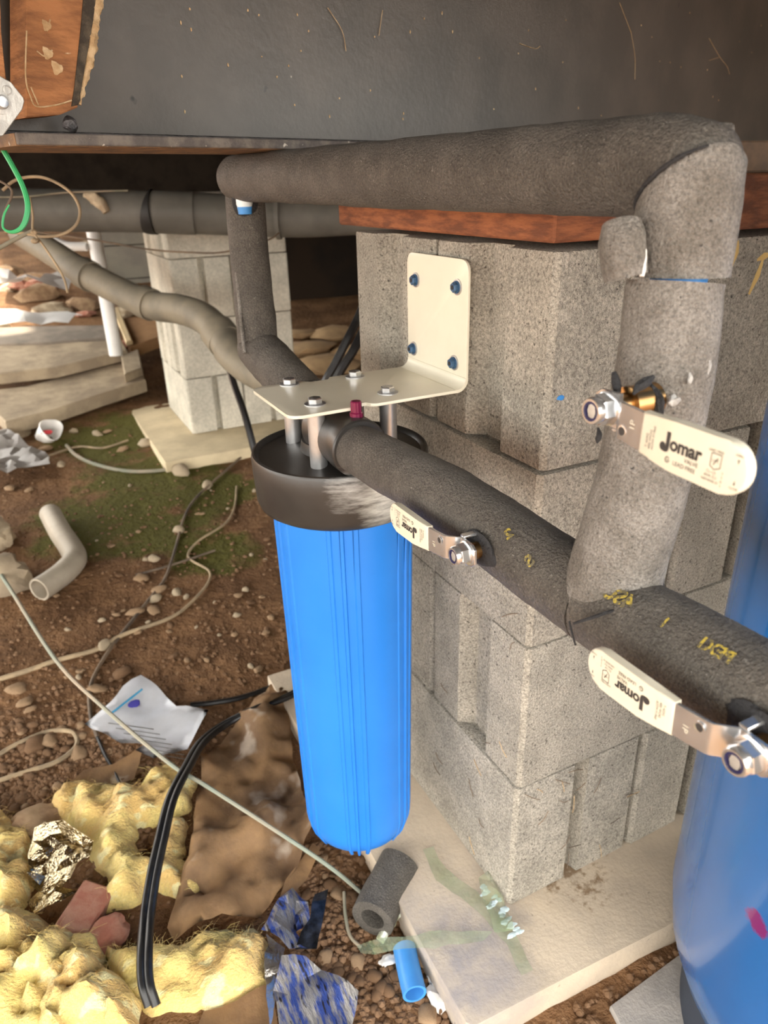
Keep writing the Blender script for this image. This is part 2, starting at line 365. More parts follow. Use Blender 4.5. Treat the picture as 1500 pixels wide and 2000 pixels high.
def clump(name, px, mat, parent=None, H=0.05, step=0.007, seed=0.0, freq=16, w_=0.045, fluff=0.004):
    """a torn lump of fibre wool"""
    poly = [gnd(*p)[:2] for p in px]; poly = rough_outline(poly, step*1.3, 0.008, seed)
    bm = grid_poly(NB(), poly, step); top = list(bm.verts); dd = {}
    for v in top:
        x, y = v.co.x, v.co.y; d = edge_dist((x, y), poly); t = min(1, d/w_)
        q = V((x*freq, y*freq, seed)); k = math.sqrt(max(0, 1-(1-t)**2))
        f = 0.52+0.35*noise.noise(q)+0.62*abs(noise.noise(q*1.6+V((0, 0, 4))))+0.30*abs(noise.noise(q*3.4))
        dd[v] = (x, y, gz(x, y)-0.004+H*k*max(0.25, f)+fluff*k*(noise.noise(q*6)+0.7*noise.noise(q*13)))
    fs = bm.faces[:]
    r = bmesh.ops.duplicate(bm, geom=fs); 
    for v in [g for g in r['geom'] if isinstance(g, bmesh.types.BMVert)]: v.co.z = gz(v.co.x, v.co.y)-0.006
    for v, c in dd.items(): v.co = V(c)
    be = [e for e in bm.edges if len(e.link_faces) == 1]
    bmesh.ops.bridge_loops(bm, edges=be) if len(be) < 20000 else None
    tops = [(V(c), dd_k) for dd_k, c in ((0, c) for c in dd.values())]
    o = obj(name, bm, mat, parent, ang=80)
    rn = random.Random(int(seed*10)+1); fb = NB()
    for k in range(700):
        c, _ = rn.choice(tops); a = rn.uniform(0, 2*PI); l = rn.uniform(0.006, 0.018); d = V((math.cos(a), math.sin(a), rn.uniform(-0.1, 0.5))).normalized()
        sd_ = d.cross(V((0, 0, 1))).normalized()*0.00013; b_ = V((rn.uniform(-1, 1), rn.uniform(-1, 1), -0.6))*l*0.25
        P = [c+V((0, 0, 0.0005)), c+d*l*0.5+V((0, 0, 0.002)), c+d*l+b_]
        r0 = [fb.verts.new(p-sd_) for p in P]; r1 = [fb.verts.new(p+sd_) for p in P]; r2 = [fb.verts.new(p+V((0, 0, 0.0002))) for p in P]
        for i in range(2):
            fb.faces.new((r0[i], r1[i], r1[i+1], r0[i+1])); fb.faces.new((r1[i], r2[i], r2[i+1], r1[i+1])); fb.faces.new((r2[i], r0[i], r0[i+1], r2[i+1]))
    tag(obj('loose_fibre', fb, mat, o), kind='stuff')
    return o
def rock(bm, c, size, seed, sub=2, amp=0.28, flat=0.75):
    r = bmesh.ops.create_icosphere(bm, subdivisions=sub, radius=1.0)
    for v in r['verts']:
        k = 1+amp*noise.noise(v.co*1.3+V((seed, seed*2, 0)))+0.5*amp*noise.noise(v.co*2.9+V((0, seed, 1)))
        v.co = V((v.co.x*size[0]*k, v.co.y*size[1]*k, v.co.z*size[2]*k*flat))+V(c)
    return bm
def text_mesh(body, size, bold=False, align='CENTER'):
    cu = bpy.data.curves.new('t', 'FONT'); cu.body = body; cu.size = size; cu.align_x = align; cu.align_y = 'CENTER'
    if bold: cu.offset = size*0.035
    o = bpy.data.objects.new('t', cu); COL.objects.link(o)
    dg = bpy.context.evaluated_depsgraph_get(); dg.update()
    me = bpy.data.meshes.new_from_object(o.evaluated_get(dg)); bm = NB(); bm.from_mesh(me)
    bpy.data.objects.remove(o); bpy.data.curves.remove(cu); bpy.data.meshes.remove(me); return bm
def copy_tree(o, parent=None, share=True):
    c = o.copy(); COL.objects.link(c)
    if parent is not None: c.parent = parent
    ORG[c.name] = ORG[o.name]
    for ch in [k for k in bpy.data.objects if k.parent == o]: copy_tree(ch, c)
    return c

# ================================================================ the setting
def axis_vals(lo, f0, f1, hi, fine, grow=1.35):
    a = [f0+i*fine for i in range(int((f1-f0)/fine)+1)]
    s = fine; x = a[0]; left = []
    while x > lo: s *= grow; x -= s; left.append(x)
    s = fine; x = a[-1]; right = []
    while x < hi: s *= grow; x += s; right.append(x)
    return left[::-1]+a+right
def build_floor():
    X = axis_vals(-9, -1.0, 0.7, 9, 0.018); Y = axis_vals(-9, -0.4, 2.8, 12, 0.018)
    vs_ = []; fs = []; nx = len(X)
    for y in Y:
        for x in X:
            z = gz(x, y)
            if -1.2 < x < 0.9 and -0.5 < y < 3: z += 0.004*noise.noise(V((x*28, y*28, 5)))+0.0025*noise.noise(V((x*70, y*70, 9)))
            vs_.append((x, y, z))
    for j in range(len(Y)-1):
        for i in range(nx-1): fs.append((j*nx+i, j*nx+i+1, (j+1)*nx+i+1, (j+1)*nx+i))
    me = bpy.data.meshes.new('floor'); me.from_pydata(vs_, [], fs); me.polygons.foreach_set('use_smooth', [True]*len(fs))
    me.materials.append(M['dirt']); o = link(bpy.data.objects.new('floor', me)); ORG[o.name] = V((0, 0, 0))
    return tag(o, 'brown dirt ground with patches of moss under the house', kind='structure')
for px, r in (((300, 930), 0.45), ((200, 1010), 0.42), ((420, 960), 0.30), ((330, 1040), 0.30), ((240, 850), 0.5), ((420, 1080), 0.22)):
    p = gnd(*px); tint(M['dirt'], blob_mask((p.x, p.y, p.z), r, 9, 0.22), (0.100, 0.092, 0.022))
build_floor()
bm = NB(); box(bm, (-2.4, -1.0, 1.22), (5, 2.7, 1.30)); box(bm, (-0.75, 2.7, 1.22), (5, 9, 1.30)); tag(obj('ceiling', bm, 'ceiling', smooth=False), 'dark underside of the house floor, outline shaped to admit light', kind='structure')  # rear left of the floor cut back to let sun and sky in
bm = NB(); box(bm, (-0.75, 3.0, 0.80), (5, 3.08, 1.22)); tag(obj('trim_1', bm, 'shade_black_wood', smooth=False), 'added joist across the back of the crawl space, blackened as painted shade', kind='structure')  # joist added to keep the background dark; its black is painted shade
bm = NB(); box(bm, (0.95, 3.6, -0.2), (5, 3.7, 1.22)); tag(obj('wall_back', bm, 'shade_wall', smooth=False), 'back wall of the crawl space, coloured dark for the missing light', kind='structure')
bm = NB(); box(bm, (1.9, -0.2, -0.2), (2.0, 3.7, 1.22)); tag(obj('wall_right_blocker', bm, 'shade_wall', smooth=False), 'unseen side wall added to limit light in the crawl space', kind='structure')  # unseen wall, added to keep light out on the right

# ================================================================ near pier, footing, timber, steel beam
def block_outline(nx, ny, groove, side):
    """plan outline of one block, corner at 0,0; groove on the x=0 end ('x') or on the y=0 end ('y')"""
    c = 0.005; g0, g1, gd, gs = groove
    if side == 'x':
        return [(c, 0), (nx-c, 0), (nx, c), (nx, ny-c), (nx-c, ny), (c, ny), (0, ny-c), (0, g1+gs), (gd, g1), (gd, g0), (0, g0-gs), (0, c)]
    return [(c, 0), (g0-gs, 0), (g0, gd), (g1, gd), (g1+gs, 0), (nx-c, 0), (nx, c), (nx, ny-c), (nx-c, ny), (c, ny), (0, ny-c), (0, c)]
H = 0.195
def pier(root, org, base, mat='concrete', seed=1, H=0.195):
    rnd = random.Random(seed)
    for c in range(4):
        z0 = base+c*H+(0.0015 if c else 0); z1 = base+(c+1)*H-0.0015
        for k in range(2):
            if c % 2:   # ends on the x = 0 face
                o = block_outline(0.388, 0.1925, (0.078, 0.118, 0.020, 0.012), 'x'); off = (0, k*0.196)
            else:       # ends on the y = 0 face
                o = block_outline(0.1925, 0.388, (0.088, 0.106, 0.022, 0.002), 'y'); off = (k*0.196, 0)
            dx, dy = rnd.uniform(-.0015, .0015), rnd.uniform(-.0015, .0015)
            bm = NB(); prism(bm, [V((org[0]+off[0]+dx+p[0], org[1]+off[1]+dy+p[1], z0)) for p in o], (0, 0, z1-z0), 0.0028, 2)
            obj('block', bm, mat, root, ang=30)
pr_ = thing('block_pier', (0.195, 0.195, 0), 'large grey concrete block pier holding the cream bracket', 'pier')
pier(pr_, (0, 0), 0.0)
# chalk and paint marks that show on the blocks
bm = NB(); rock(bm, (0.016, -0.0015, 0.655), (0.0045, 0.0012, 0.0035), 3, 2); tag(obj('paint_fleck', bm, 'pex', pr_), 'small blue paint fleck')
for a, b in (((1490, 505), (1462, 575)), ((1440, 470), (1428, 520)), ((1500, 498), (1478, 508))):
    P = [];
    for q in (a, b):
        d = ray(*q); P.append(CAM+d*((-0.0012-CAM.y)/d.y))
    bm = NB(); tube(bm, [P[0], (P[0]+P[1])/2+V((0.002, 0, 0.001)), P[1]], [0.0022, 0.0040, 0.0020], 8, 5, amp=0.0008, freq=150)
    for v in bm.verts: v.co.y = -0.0012+(v.co.y+0.0012)*0.25
    tag(obj('chalk_mark', bm, pm('yellow_chalk', (0.78, 0.55, 0.20), rough=0.9), pr_), 'yellow-orange chalk stroke')

rnd = random.Random(21)
for k in range(34):
    if k % 2: y = rnd.uniform(0.02, 0.34); z = rnd.choice((rnd.uniform(0.01, 0.19), rnd.uniform(0.2, 0.24), rnd.uniform(.38, .42))); c = V((-0.0022, y, z)); e = V((0, 1, 0))
    else: x = rnd.uniform(0.01, 0.19); z = rnd.uniform(0.01, 0.19); c = V((x, -0.0022, z)); e = V((1, 0, 0))
    a = rnd.uniform(0, 2*PI); l = rnd.uniform(0.005, 0.016); d = (e*math.cos(a)+V((0, 0, 1))*math.sin(a))*l; n_ = V((-1, 0, 0)) if k % 2 else V((0, -1, 0))
    bm = NB(); tube(bm, [c-d, c+n_*0.001+V((0, 0, rnd.uniform(-.003, .003))), c+d], 0.0005, 5, 4); obj('straw', bm, ('brown_wire', 'fringe', 'brown_wire')[k % 3], pr_)
ft = NB()
fo = [onz(x, y, 0.0) for x, y in ((722, 1650), (800, 1800), (893, 1992))]
FP = [V((-0.118, 0.60, 0)), V((-0.119, 0.17, 0)), V((-0.121, 0.04, 0)), V((-0.124, -0.090, 0)), V((-0.118, -0.098, 0)), V((0.03, -0.104, 0)), V((0.18, -0.112, 0)), V((0.52, -0.118, 0)), V((0.52, 0.60, 0))]
prism(ft, [p-V((0, 0, 0.075)) for p in FP], (0, 0, 0.075), 0.004, 2)
tint(M['footing'], blob_mask((-0.10-0.2, -0.02-0.245, 0.075), 0.22, 14, 0.22, (1, 1, 1), 0.0, 0.30), (0.30, 0.275, 0.275))  # wet grey-purple zone, with the shade on the slab's left painted in
tint(M['footing'], blob_mask((0.10-0.2, 0.02-0.245, 0.075), 0.22, 60, 0.40), (0.26, 0.18, 0.11))
foot = tag(obj('footing_pad', ft, 'footing'), 'tan cast concrete footing slab under the large near pier', 'footing')

# timber bearing block on the pier
wt = NB(); box(wt, (-0.016, -0.016, 0.7865), (0.62, 0.40, 0.8325), 0.002, 1)
tag(obj('timber_block', wt, 'wood'), 'reddish brown timber bearing block lying on the near pier', 'timber')
wt = NB(); box(wt, (0.02, 0.13, 0.833), (0.62, 0.40, 0.8655), 0.002, 1)
tag(obj('timber_shim', wt, pm('dark_brown_timber', (0.15, 0.085, 0.045), (0.09, 0.055, 0.032), 30, 0.85)), 'thin dark brown wooden shim between steel beam and timber block', 'shim')  # shim wood is a darker brown than the bearing block

# steel beam
G1 = V((-0.372, 0.191, 0.875)); BD = V((0.9385, 0.3453, 0)); BN = V((-0.3453, 0.9385, 0))
def onb(x, y, o): d = ray(x, y); return CAM + d*(((G1+BN*o-CAM).dot(BN))/d.dot(BN))
BMX = Matrix(((BD.x, BN.x, 0, G1.x), (BD.y, BN.y, 0, G1.y), (0, 0, 1, 0), (0, 0, 0, 1)))
beam = thing('steel_beam', G1-V((0, 0, 0.01)), 'dark painted steel I-beam running across the top', 'beam')
bm = NB(); box(bm, (0.0, 0.0, 0.8665), (2.2, 0.004, 0.875), 0.0008, 1, BMX); obj('flange_edge', bm, 'flange', beam)
bm = NB(); box(bm, (0.0, 0.004, 0.8660), (2.2, 0.118, 0.8746), 0.0, 1, BMX); tag(obj('lower_flange', bm, 'rust', beam), 'rusty brown lower flange')
bm = NB(); box(bm, (-0.0, 0.055, 0.8746), (2.2, 0.063, 1.21), 0.0, 1, BMX); obj('web', bm, 'steel', beam, smooth=False)
bm = NB(); tube(bm, [BMX @ V((s, 0.054, 0.876)) for s in (0.0, 0.5, 1.0, 2.2)], 0.004, 8, 2); obj('weld_fillet', bm, 'weld', beam)
bm = NB(); rock(bm, onb(137, 240, 0.028)-V((0, 0, .001)), (0.0062, 0.0055, 0.006), 3, 3, 0.35, 1.0); tag(obj('weld_blob', bm, 'weld', beam), 'lumpy black weld bead')
bm = NB(); box(bm, (0.0, 0.0, 1.21), (2.2, 0.118, 1.2195), 0.0008, 1, BMX); obj('upper_flange', bm, 'steel', beam)
# cobwebs and specks on the web
rnd = random.Random(4)
bm = NB()
for k in range(46):
    px, py = rnd.uniform(300, 1490), rnd.uniform(5, 235)
    p = onb(px, py, 0.0545); rock(bm, p, (0.0009, 0.0006, 0.0010+0.0012*rnd.random()), k, 1, 0.4, 1.0)
tag(obj('lint', bm, 'fringe', beam), 'pale flecks of lint stuck to the web', kind='stuff')
for pts in (((640, 15), (668, 60), (676, 100)), ((1232, 60), (1240, 110), (1240, 155)), ((1385, 75), (1405, 110), (1420, 130), (1425, 145)), ((1385, 118), (1405, 112)), ((740, 70), (747, 20)), ((1015, 85), (1045, 95), (1055, 90)), ((1210, 5), (1232, 62))):
    bm = NB(); tube(bm, [onb(x, y, 0.0535) for x, y in pts], 0.0004, 5, 5); obj('cobweb', bm, 'fringe', beam)

# timber stub standing against the beam, board behind the strap
stub = thing('timber_stub', onb(100, 230, 0.02), 'brown timber stub with glue fringe standing against the steel beam', 'timber')
bm = NB(); prism(bm, [onb(*q, 0.012) for q in ((50, -500), (51, 110), (50, 230), (118, 224), (152, 210), (160, 150), (172, 70), (188, -60), (200, -500))], BN*0.030, 0.001, 1); obj('board', bm, 'wood_left', stub)
bm = NB(); prism(bm, [onb(*q, 0.0108) for q in ((180, -500), (168, -60), (158, 60), (146, 170), (140, 208), (154, 205), (166, 130), (182, 40), (194, -60), (204, -500))], BN*0.004, 0.0006, 1); tag(obj('edge_strip', bm, 'stub_edge', stub), 'dark brown strip along the edge')
bm = NB(); tube(bm, [onb(*q, 0.014) for q in ((204, -300), (198, -60), (190, 5), (186, 40), (180, 80), (174, 120), (166, 150), (160, 180), (156, 205))], [0.004, 0.005, 0.0042, 0.003, 0.0042, 0.0035, 0.0025, 0.002, 0.001], 10, 8, amp=0.0022, freq=160); tag(obj('glue_bead', bm, 'fringe', stub), 'pale dried glue bead')
for pts in (((52, 60), (50, 150), (60, 190), (72, 208), (110, 205), (140, 196)), ((72, 100), (88, 110), (102, 98)), ((85, 40), (92, 60), (98, 38)), ((60, 170), (75, 205))):
    bm = NB(); tube(bm, [onb(x, y, 0.0112) for x, y in pts], 0.0006, 5, 5); obj('fibre', bm, 'fringe', stub)
for c, s in (((90, 50), 0.0035), ((110, 133), 0.0045), ((92, 104), 0.004)):
    bm = NB(); rock(bm, onb(*c, 0.0115), (s, s*0.35, s), 5, 2, 0.5, 1.0); obj('nest_tuft', bm, 'fringe', stub)
bm = NB(); prism(bm, [onb(*q, -0.03) for q in ((-120, -480), (-6, -480), (-2, -60), (2, 60), (14, 160), (-120, 160))], BN*0.03, 0.001, 1); tag(obj('floor_joist', bm, 'wood_left'), 'brown joist end at the far left above the metal strap', 'timber')
strap = thing('metal_strap', onb(0, 230, -0.035), 'bent galvanised strap plate with washer and bolt at the left edge', 'strap')
bm = NB(); prism(bm, [onb(*q, -0.034) for q in ((-90, 140), (0, 148), (22, 160), (46, 190), (48, 198), (44, 214), (6, 266), (-60, 270), (-90, 250))], BN*0.003, 0.0006, 1); obj('plate', bm, 'galv', strap)
c = onb(0, 200, -0.034); bm = NB(); lathe(bm, [(0.0075, 0), (0.0075, 0.0012), (0.004, 0.0014), (0.004, 0.0)], c, 24, -BN); obj('washer', bm, 'galv', strap)
bm = NB(); lathe(bm, [(0.0046, 0.0), (0.0046, 0.004), (0.0036, 0.0058), (0.0, 0.0062)], c, 20, -BN); obj('bolt_head', bm, 'chrome', strap)
c = onb(14, 176, -0.034); bm = NB(); lathe(bm, [(0.0032, 0), (0.0032, 0.0007), (0.0022, 0.0009), (0.0022, 0.0004), (0.0, 0.0004)], c, 20, -BN); obj('rivet', bm, 'galv', strap)

# ================================================================ bracket and filter housing
AX = V((-0.122, 0.182, 0.0)); PZ = 0.6395
br = thing('wall_bracket', (-0.005, 0.18, PZ), 'cream painted L-shaped steel bracket screwed to the near pier', 'bracket')
def arc(cx, cy, r, a0, a1, n=6): return [(cx+r*math.cos(a0+(a1-a0)*i/n), cy+r*math.sin(a0+(a1-a0)*i/n)) for i in range(n+1)]
y0, y1, x0, t = 0.118, 0.240, -0.196, 0.0032
nx0 = -0.122
# horizontal plate outline with a notch in each long side
o = arc(x0+.012, y0+.012, .012, PI, 1.5*PI)+[(nx0-.013, y0), (nx0-.009, y0+.003), (nx0-.007, y0+.009), (nx0+.007, y0+.009), (nx0+.009, y0+.003), (nx0+.014, y0), (-0.017, y0)]
o += [(-0.017, y1), (nx0+.016, y1), (nx0+.014, y1-.004), (nx0+.011, y1-.010), (nx0-.010, y1-.010), (nx0-.014, y1-.004), (nx0-.018, y1)]+arc(x0+.012, y1-.012, .012, PI/2, PI)
bm = NB(); prism(bm, [V((p[0], p[1], PZ-t)) for p in o], (0, 0, t), 0.0007, 2); obj('shelf_plate', bm, 'white_steel', br)
# bend
bm = NB(); pr1 = []
for i in range(9):
    a = -PI/2+PI/2*i/8; pr1.append((-0.017+0.0135*math.cos(a), PZ+0.0135-0.0032+0.0032*0+0.0135*math.sin(a)-0.0))
inn = []
for i in range(9):
    a = -PI/2+PI/2*i/8; inn.append((-0.017+0.0103*math.cos(a), PZ+0.0103+0.0103*math.sin(a)))
po = pr1+inn[::-1]
prism(bm, [V((p[0], y0, p[1])) for p in po], (0, y1-y0, 0), 0.0, 1); obj('bend', bm, 'white_steel', br)
zt = 0.7640
o = [(y0, PZ+0.0103), (y1, PZ+0.0103)]+arc(y1-.011, zt-.011, .011, 0, PI/2)+arc(y0+.011, zt-.011, .011, PI/2, PI)
bm = NB(); prism(bm, [V((-0.0067, p[0], p[1])) for p in o], (0.0032, 0, 0), 0.0007, 2); obj('wall_plate', bm, 'white_steel', br)
for px in ((809, 547), (890, 561), (805, 681), (884, 709)):
    c = onx(*px, -0.009); c.x = -0.0067
    s = thing('anchor_screw', c, None, None); s.parent = br; s.location = c-ORG[br.name]
    bm = NB(); lathe(bm, [(0.0078, 0), (0.0078, 0.0012), (0.0040, 0.0016)], c, 24, (-1, 0, 0)); obj('washer', bm, 'steel_satin', s)
    bm = NB(); hexa(bm, c+V((-0.0014, 0, 0)), 0.0052, 0.0050, (-1, 0, 0)); tag(obj('screw_head', bm, 'anchor', s), 'blue hex screw head')
    bm = NB(); lathe(bm, [(0.0062, 0.0010), (0.0062, 0.0024)], c, 20, (-1, 0, 0)); obj('collar', bm, 'anchor', s)
    bm = NB(); lathe(bm, [(0.0022, 0.0060), (0.0022, 0.0068), (0.0, 0.0068)], c, 12, (-1, 0, 0)); obj('recess', bm, 'drain_band', s)

fh = thing('filter_housing', (AX.x, AX.y, 0.035), 'tall bright blue water filter housing with black cap', 'water filter')
CT = 0.580
prof = [(0.0, 0.520), (0.0850, 0.520), (0.0895, 0.523), (0.0920, 0.530), (0.0935, 0.560), (0.0938, CT-0.004), (0.0925, CT-0.0008), (0.0905, CT), (0.0880, CT-0.0015), (0.0860, CT-0.0050), (0.060, CT-0.0045), (0.042, CT-0.001), (0.040, CT+0.010), (0.0, CT+0.012)]
bm = NB(); lathe(bm, prof, (AX.x, AX.y, 0), 96); cap = obj('cap', bm, 'cap', fh, ang=40)
for d in (-1, 1):   # inlet and outlet ports
    bm = NB(); lathe(bm, [(0.0275, 0.0), (0.0275, 0.060), (0.0285, 0.062), (0.0285, 0.082), (0.027, 0.0835), (0.019, 0.0835)], (AX.x-(0.014 if d < 0 else 0), AX.y, 0.604), 40, (0, d, 0)); tag(obj('port', bm, 'cap', fh), 'round black pipe port')
tint(M['cap'], blob_mask((0.018, -0.090, 0.522), 0.070, 30, 0.22, (1.0, 1.0, 5.0), 0.2, 0.30), (0.52, 0.52, 0.47))
tint(M['cap'], blob_mask((-0.030, -0.088, 0.530), 0.050, 36, 0.26, (1.0, 1.0, 6.0), 0.0, 0.35), (0.40, 0.40, 0.38))
Z0, Z1 = 0.040, 0.522
def srad(z): return 0.0698+(0.0770-0.0698)*(z-Z0)/(Z1-Z0)
prof = [(0.0, Z0-0.004), (0.040, Z0-0.003), (0.056, Z0+0.003), (0.0645, Z0+0.012), (0.0690, Z0+0.026)]
for i in range(7): z = Z0+0.036+(Z1-Z0-0.036)*i/6; prof.append((srad(z), z))
bm = NB(); lathe(bm, prof, (AX.x, AX.y, 0), 96); obj('sump', bm, 'sump', fh, ang=50)
cang = math.atan2(CAM.y-AX.y, CAM.x-AX.x)
for g in range(6):
    a0 = cang-math.radians(1)+g*PI/3
    for k, (da, wd, hh) in enumerate(((-0.235, 0.085, 0.0016), (-0.06, 0.075, 0.0026), (0.115, 0.10, 0.0020))):
        bm = NB(); cols = []
        zs = [Z0-0.001, Z0+0.012, Z0+0.028]+[Z0+0.04+(Z1-Z0-0.041)*i/5 for i in range(6)]
        rb = [0.054, 0.0645, 0.0690]+[srad(z) for z in zs[3:]]
        for j in range(5):
            a = a0+da+wd*(j/4); e = hh*(0.0 if j in (0, 4) else 1.0)
            cols.append([bm.verts.new((AX.x+math.cos(a)*(r+e-0.0004+(0.004 if i == 0 else 0)), AX.y+math.sin(a)*(r+e-0.0004+(0.004 if i == 0 else 0)), z)) for i, (r, z) in enumerate(zip(rb, zs))])
        for u, q in zip(cols, cols[1:]):
            for i in range(len(zs)-1): bm.faces.new((u[i], q[i], q[i+1], u[i+1]))
        be = [e for e in bm.edges if len(e.link_faces) == 1]; bmesh.ops.holes_fill(bm, edges=be)
        obj('rib', bm, 'sump', fh, ang=30)
for px in ((565, 750), (615, 788), (693, 735), (757, 766)):
    c = onz(px[0], px[1]-6, PZ+0.004); c = V((c.x, c.y, PZ))
    bm = NB(); lathe(bm, [(0.0088, CT-0.006), (0.0088, PZ-t)], (c.x, c.y, 0), 28); obj('spacer', bm, 'steel_satin', fh)
    b = thing('bolt', c, None, None); b.parent = fh; b.location = c-ORG[fh.name]
    bm = NB(); lathe(bm, [(0.0105, 0), (0.0105, 0.0011), (0.0, 0.0011)], c, 28); obj('washer', bm, 'steel_satin', b)
    bm = NB(); hexa(bm, c+V((0, 0, 0.001)), 0.0072, 0.0058, (0, 0, 1), 0.3); obj('hex_head', bm, 'chrome', b)
c = onz(696, 806, PZ-0.004)
bm = NB(); lathe(bm, [(0.0062, -0.006), (0.0062, 0.0), (0.0050, 0.0010), (0.0050, 0.0105), (0.0042, 0.0115), (0.0, 0.0115)], c, 24, mod=lambda u, h: 0.0003*math.cos(u*2*PI*12)); tag(obj('vent_button', bm, 'maroon', fh), 'small maroon pressure relief button')

# ================================================================ foam covered pipes
def foam(name, label, pts, rad, loc, mat='foam', seed=0.0, **kw):
    t_ = thing(name, loc, label, 'pipe'); bm = NB(); tube(bm, pts, rad, 56, kw.pop('n', 16), amp=kw.pop('amp', 0.0009), freq=34, seed=seed, **kw)
    obj('foam_sleeve', bm, mat, t_, ang=50); return t_
top = foam('insulated_pipe', 'long dark foam-covered pipe slanting below the steel beam', [(-0.1335, 0.425, 0.8415), (-0.118, 0.25, 0.8405), (-0.103, 0.06, 0.8385), (-0.086, -0.13, 0.8372), (-0.083, -0.180, 0.8370), (-0.085, -0.208, 0.834)], [0.0250, 0.0252, 0.0255, 0.0256, 0.0256, 0.0235], (-0.10, 0.1, 0.815), seed=1, round_end=(0.012, 0.018))
drop = foam('insulated_pipe', 'short upright foam-covered pipe standing behind the bracket', [(-0.124, 0.430, 0.835), (-0.127, 0.424, 0.79), (-0.132, 0.408, 0.72), (-0.139, 0.385, 0.655)], [0.0235, 0.0235, 0.024, 0.025], (-0.13, 0.41, 0.64), seed=2)
p = at(473, 362, 0.835)
bm = NB(); lathe(bm, [(0.0085, 0.0), (0.0095, 0.003), (0.0095, 0.016), (0.008, 0.020)], p-V((0, 0, 0.022))+FWD*0.002, 24); tag(obj('pipe_end', bm, 'pale_label', drop), 'pale blue pipe showing in a cut')
bm = NB(); lathe(bm, [(0.0078, 0.0), (0.0088, 0.008)], p-V((0, 0, 0.030))+FWD*0.002, 24); tag(obj('pipe_stub', bm, 'pex', drop), 'blue pipe showing in a cut')
bm = NB(); rock(bm, p+FWD*0.009-V((0, 0, 0.012)), (0.0155, 0.0085, 0.023), 2, 3, 0.15, 1.0); obj('cut', bm, 'foam_cut', drop)
bm = NB(); tube(bm, [at(452, 440, 0.872), at(463, 540, 0.872), at(472, 640, 0.872), at(478, 690, 0.868)], 0.0022, 8, 6, amp=0.0006, freq=120); tag(obj('seam', bm, 'foam_worn_lit', drop), 'pale glued seam of the foam')
inl = foam('insulated_pipe', 'short foam-covered pipe entering the back of the filter', [(-0.1385, 0.392, 0.650), (-0.1345, 0.355, 0.638), (-0.128, 0.31, 0.622), (-0.122, 0.272, 0.608)], [0.0265, 0.0275, 0.0275, 0.0265], (-0.13, 0.33, 0.59), seed=3, round_end=(0.014, 0), hollow=0.8)
out = foam('insulated_pipe', 'foam-covered pipe leaving the front of the filter towards the tee', [(-0.1375, 0.100, 0.6035), (-0.135, 0.04, 0.6055), (-0.128, -0.035, 0.6060), (-0.119, -0.105, 0.5965), (-0.1165, -0.16, 0.5925), (-0.1155, -0.205, 0.592)], [0.0238, 0.0245, 0.0250, 0.0272, 0.0272, 0.0275], (-0.125, -0.05, 0.57), seed=4, hollow=0.8)
out2 = foam('insulated_pipe', 'foam-covered pipe leaving the picture at the right below the tee', [(-0.1155, -0.206, 0.592), (-0.1130, -0.255, 0.593), (-0.1125, -0.33, 0.597), (-0.112, -0.45, 0.602)], [0.0277, 0.0280, 0.0280, 0.0280], (-0.112, -0.32, 0.565), seed=5)
ris = foam('insulated_pipe', 'thick upright foam-covered riser in front of the pier at right', [(-0.0935, -0.2110, 0.7825), (-0.0948, -0.2118, 0.772), (-0.0985, -0.2155, 0.73), (-0.1055, -0.2165, 0.673), (-0.1105, -0.2120, 0.625), (-0.1120, -0.2090, 0.598)], [0.0245, 0.0248, 0.0258, 0.0255, 0.0275, 0.0290], (-0.10, -0.21, 0.6), 'foam_worn_lit', 6)
slv = foam('foam_elbow_sleeve', 'wide worn foam sleeve, colour lightened as if lit, wrapped around the top right elbow', [(-0.0870, -0.2060, 0.8280), (-0.0872, -0.2062, 0.818), (-0.0876, -0.2064, 0.80), (-0.0882, -0.2070, 0.7848)], [0.0243, 0.0252, 0.0256, 0.0254], (-0.087, -0.208, 0.78), 'foam_worn_lit', 7, hollow=0.86, tilt0=V((0.15, 0.55, 0.82)).normalized(), round_end=(0.008, 0))
bm = NB(); lathe(bm, [(0.0142, 0.0), (0.0142, 0.03)], (-0.0925, -0.2115, 0.765), 28); tag(obj('pipe_end', bm, 'pex', slv), 'blue pipe showing in the gap')
tn = V((0.15, 0.55, 0.82)); bm = NB(); SP = []
for i in range(11):
    a_ = math.radians(85+i*15); dx, dy = 0.0250*math.cos(a_), 0.0250*math.sin(a_); SP.append(V((-0.0870+dx, -0.2060+dy, 0.8288-(tn.x*dx+tn.y*dy)/tn.z)))
tube(bm, SP, [0.0004]+[0.0013]*8+[0.001, 0.0004], 8, 4, amp=0.0004, freq=200); obj('seam', bm, 'foam_cut', slv)
bm = NB(); p = at(1377, 272, 0.352); rock(bm, p, (0.004, 0.004, 0.0022), 4, 2, 0.4); tag(obj('scuff', bm, 'scrap', slv), 'whitish scuff')
for px, d, s in (((1410, 262), 0.355, (0.006, 0.006, 0.006)),):
    bm = NB(); rock(bm, at(*px, d), s, 6, 3, 0.4); obj('foam_tag', bm, 'foam', slv)
nub = foam('foam_offcut', 'small worn foam offcut wedged beside the wide elbow sleeve', [at(1214, 438, 0.362), at(1216, 470, 0.362), at(1219, 510, 0.364), at(1224, 542, 0.366)], [0.0095, 0.0112, 0.0114, 0.0108], at(1220, 550, 0.364), 'foam_worn_lit', 8, n=10, hollow=0.7)
bm = NB(); tube(bm, [at(1248, 432, 0.357), at(1254, 470, 0.357), at(1258, 510, 0.357), at(1254, 540, 0.358)], 0.0013, 8, 6, amp=0.0008, freq=150); tag(obj('cut_edge', bm, 'scrap', nub), 'pale torn edge')
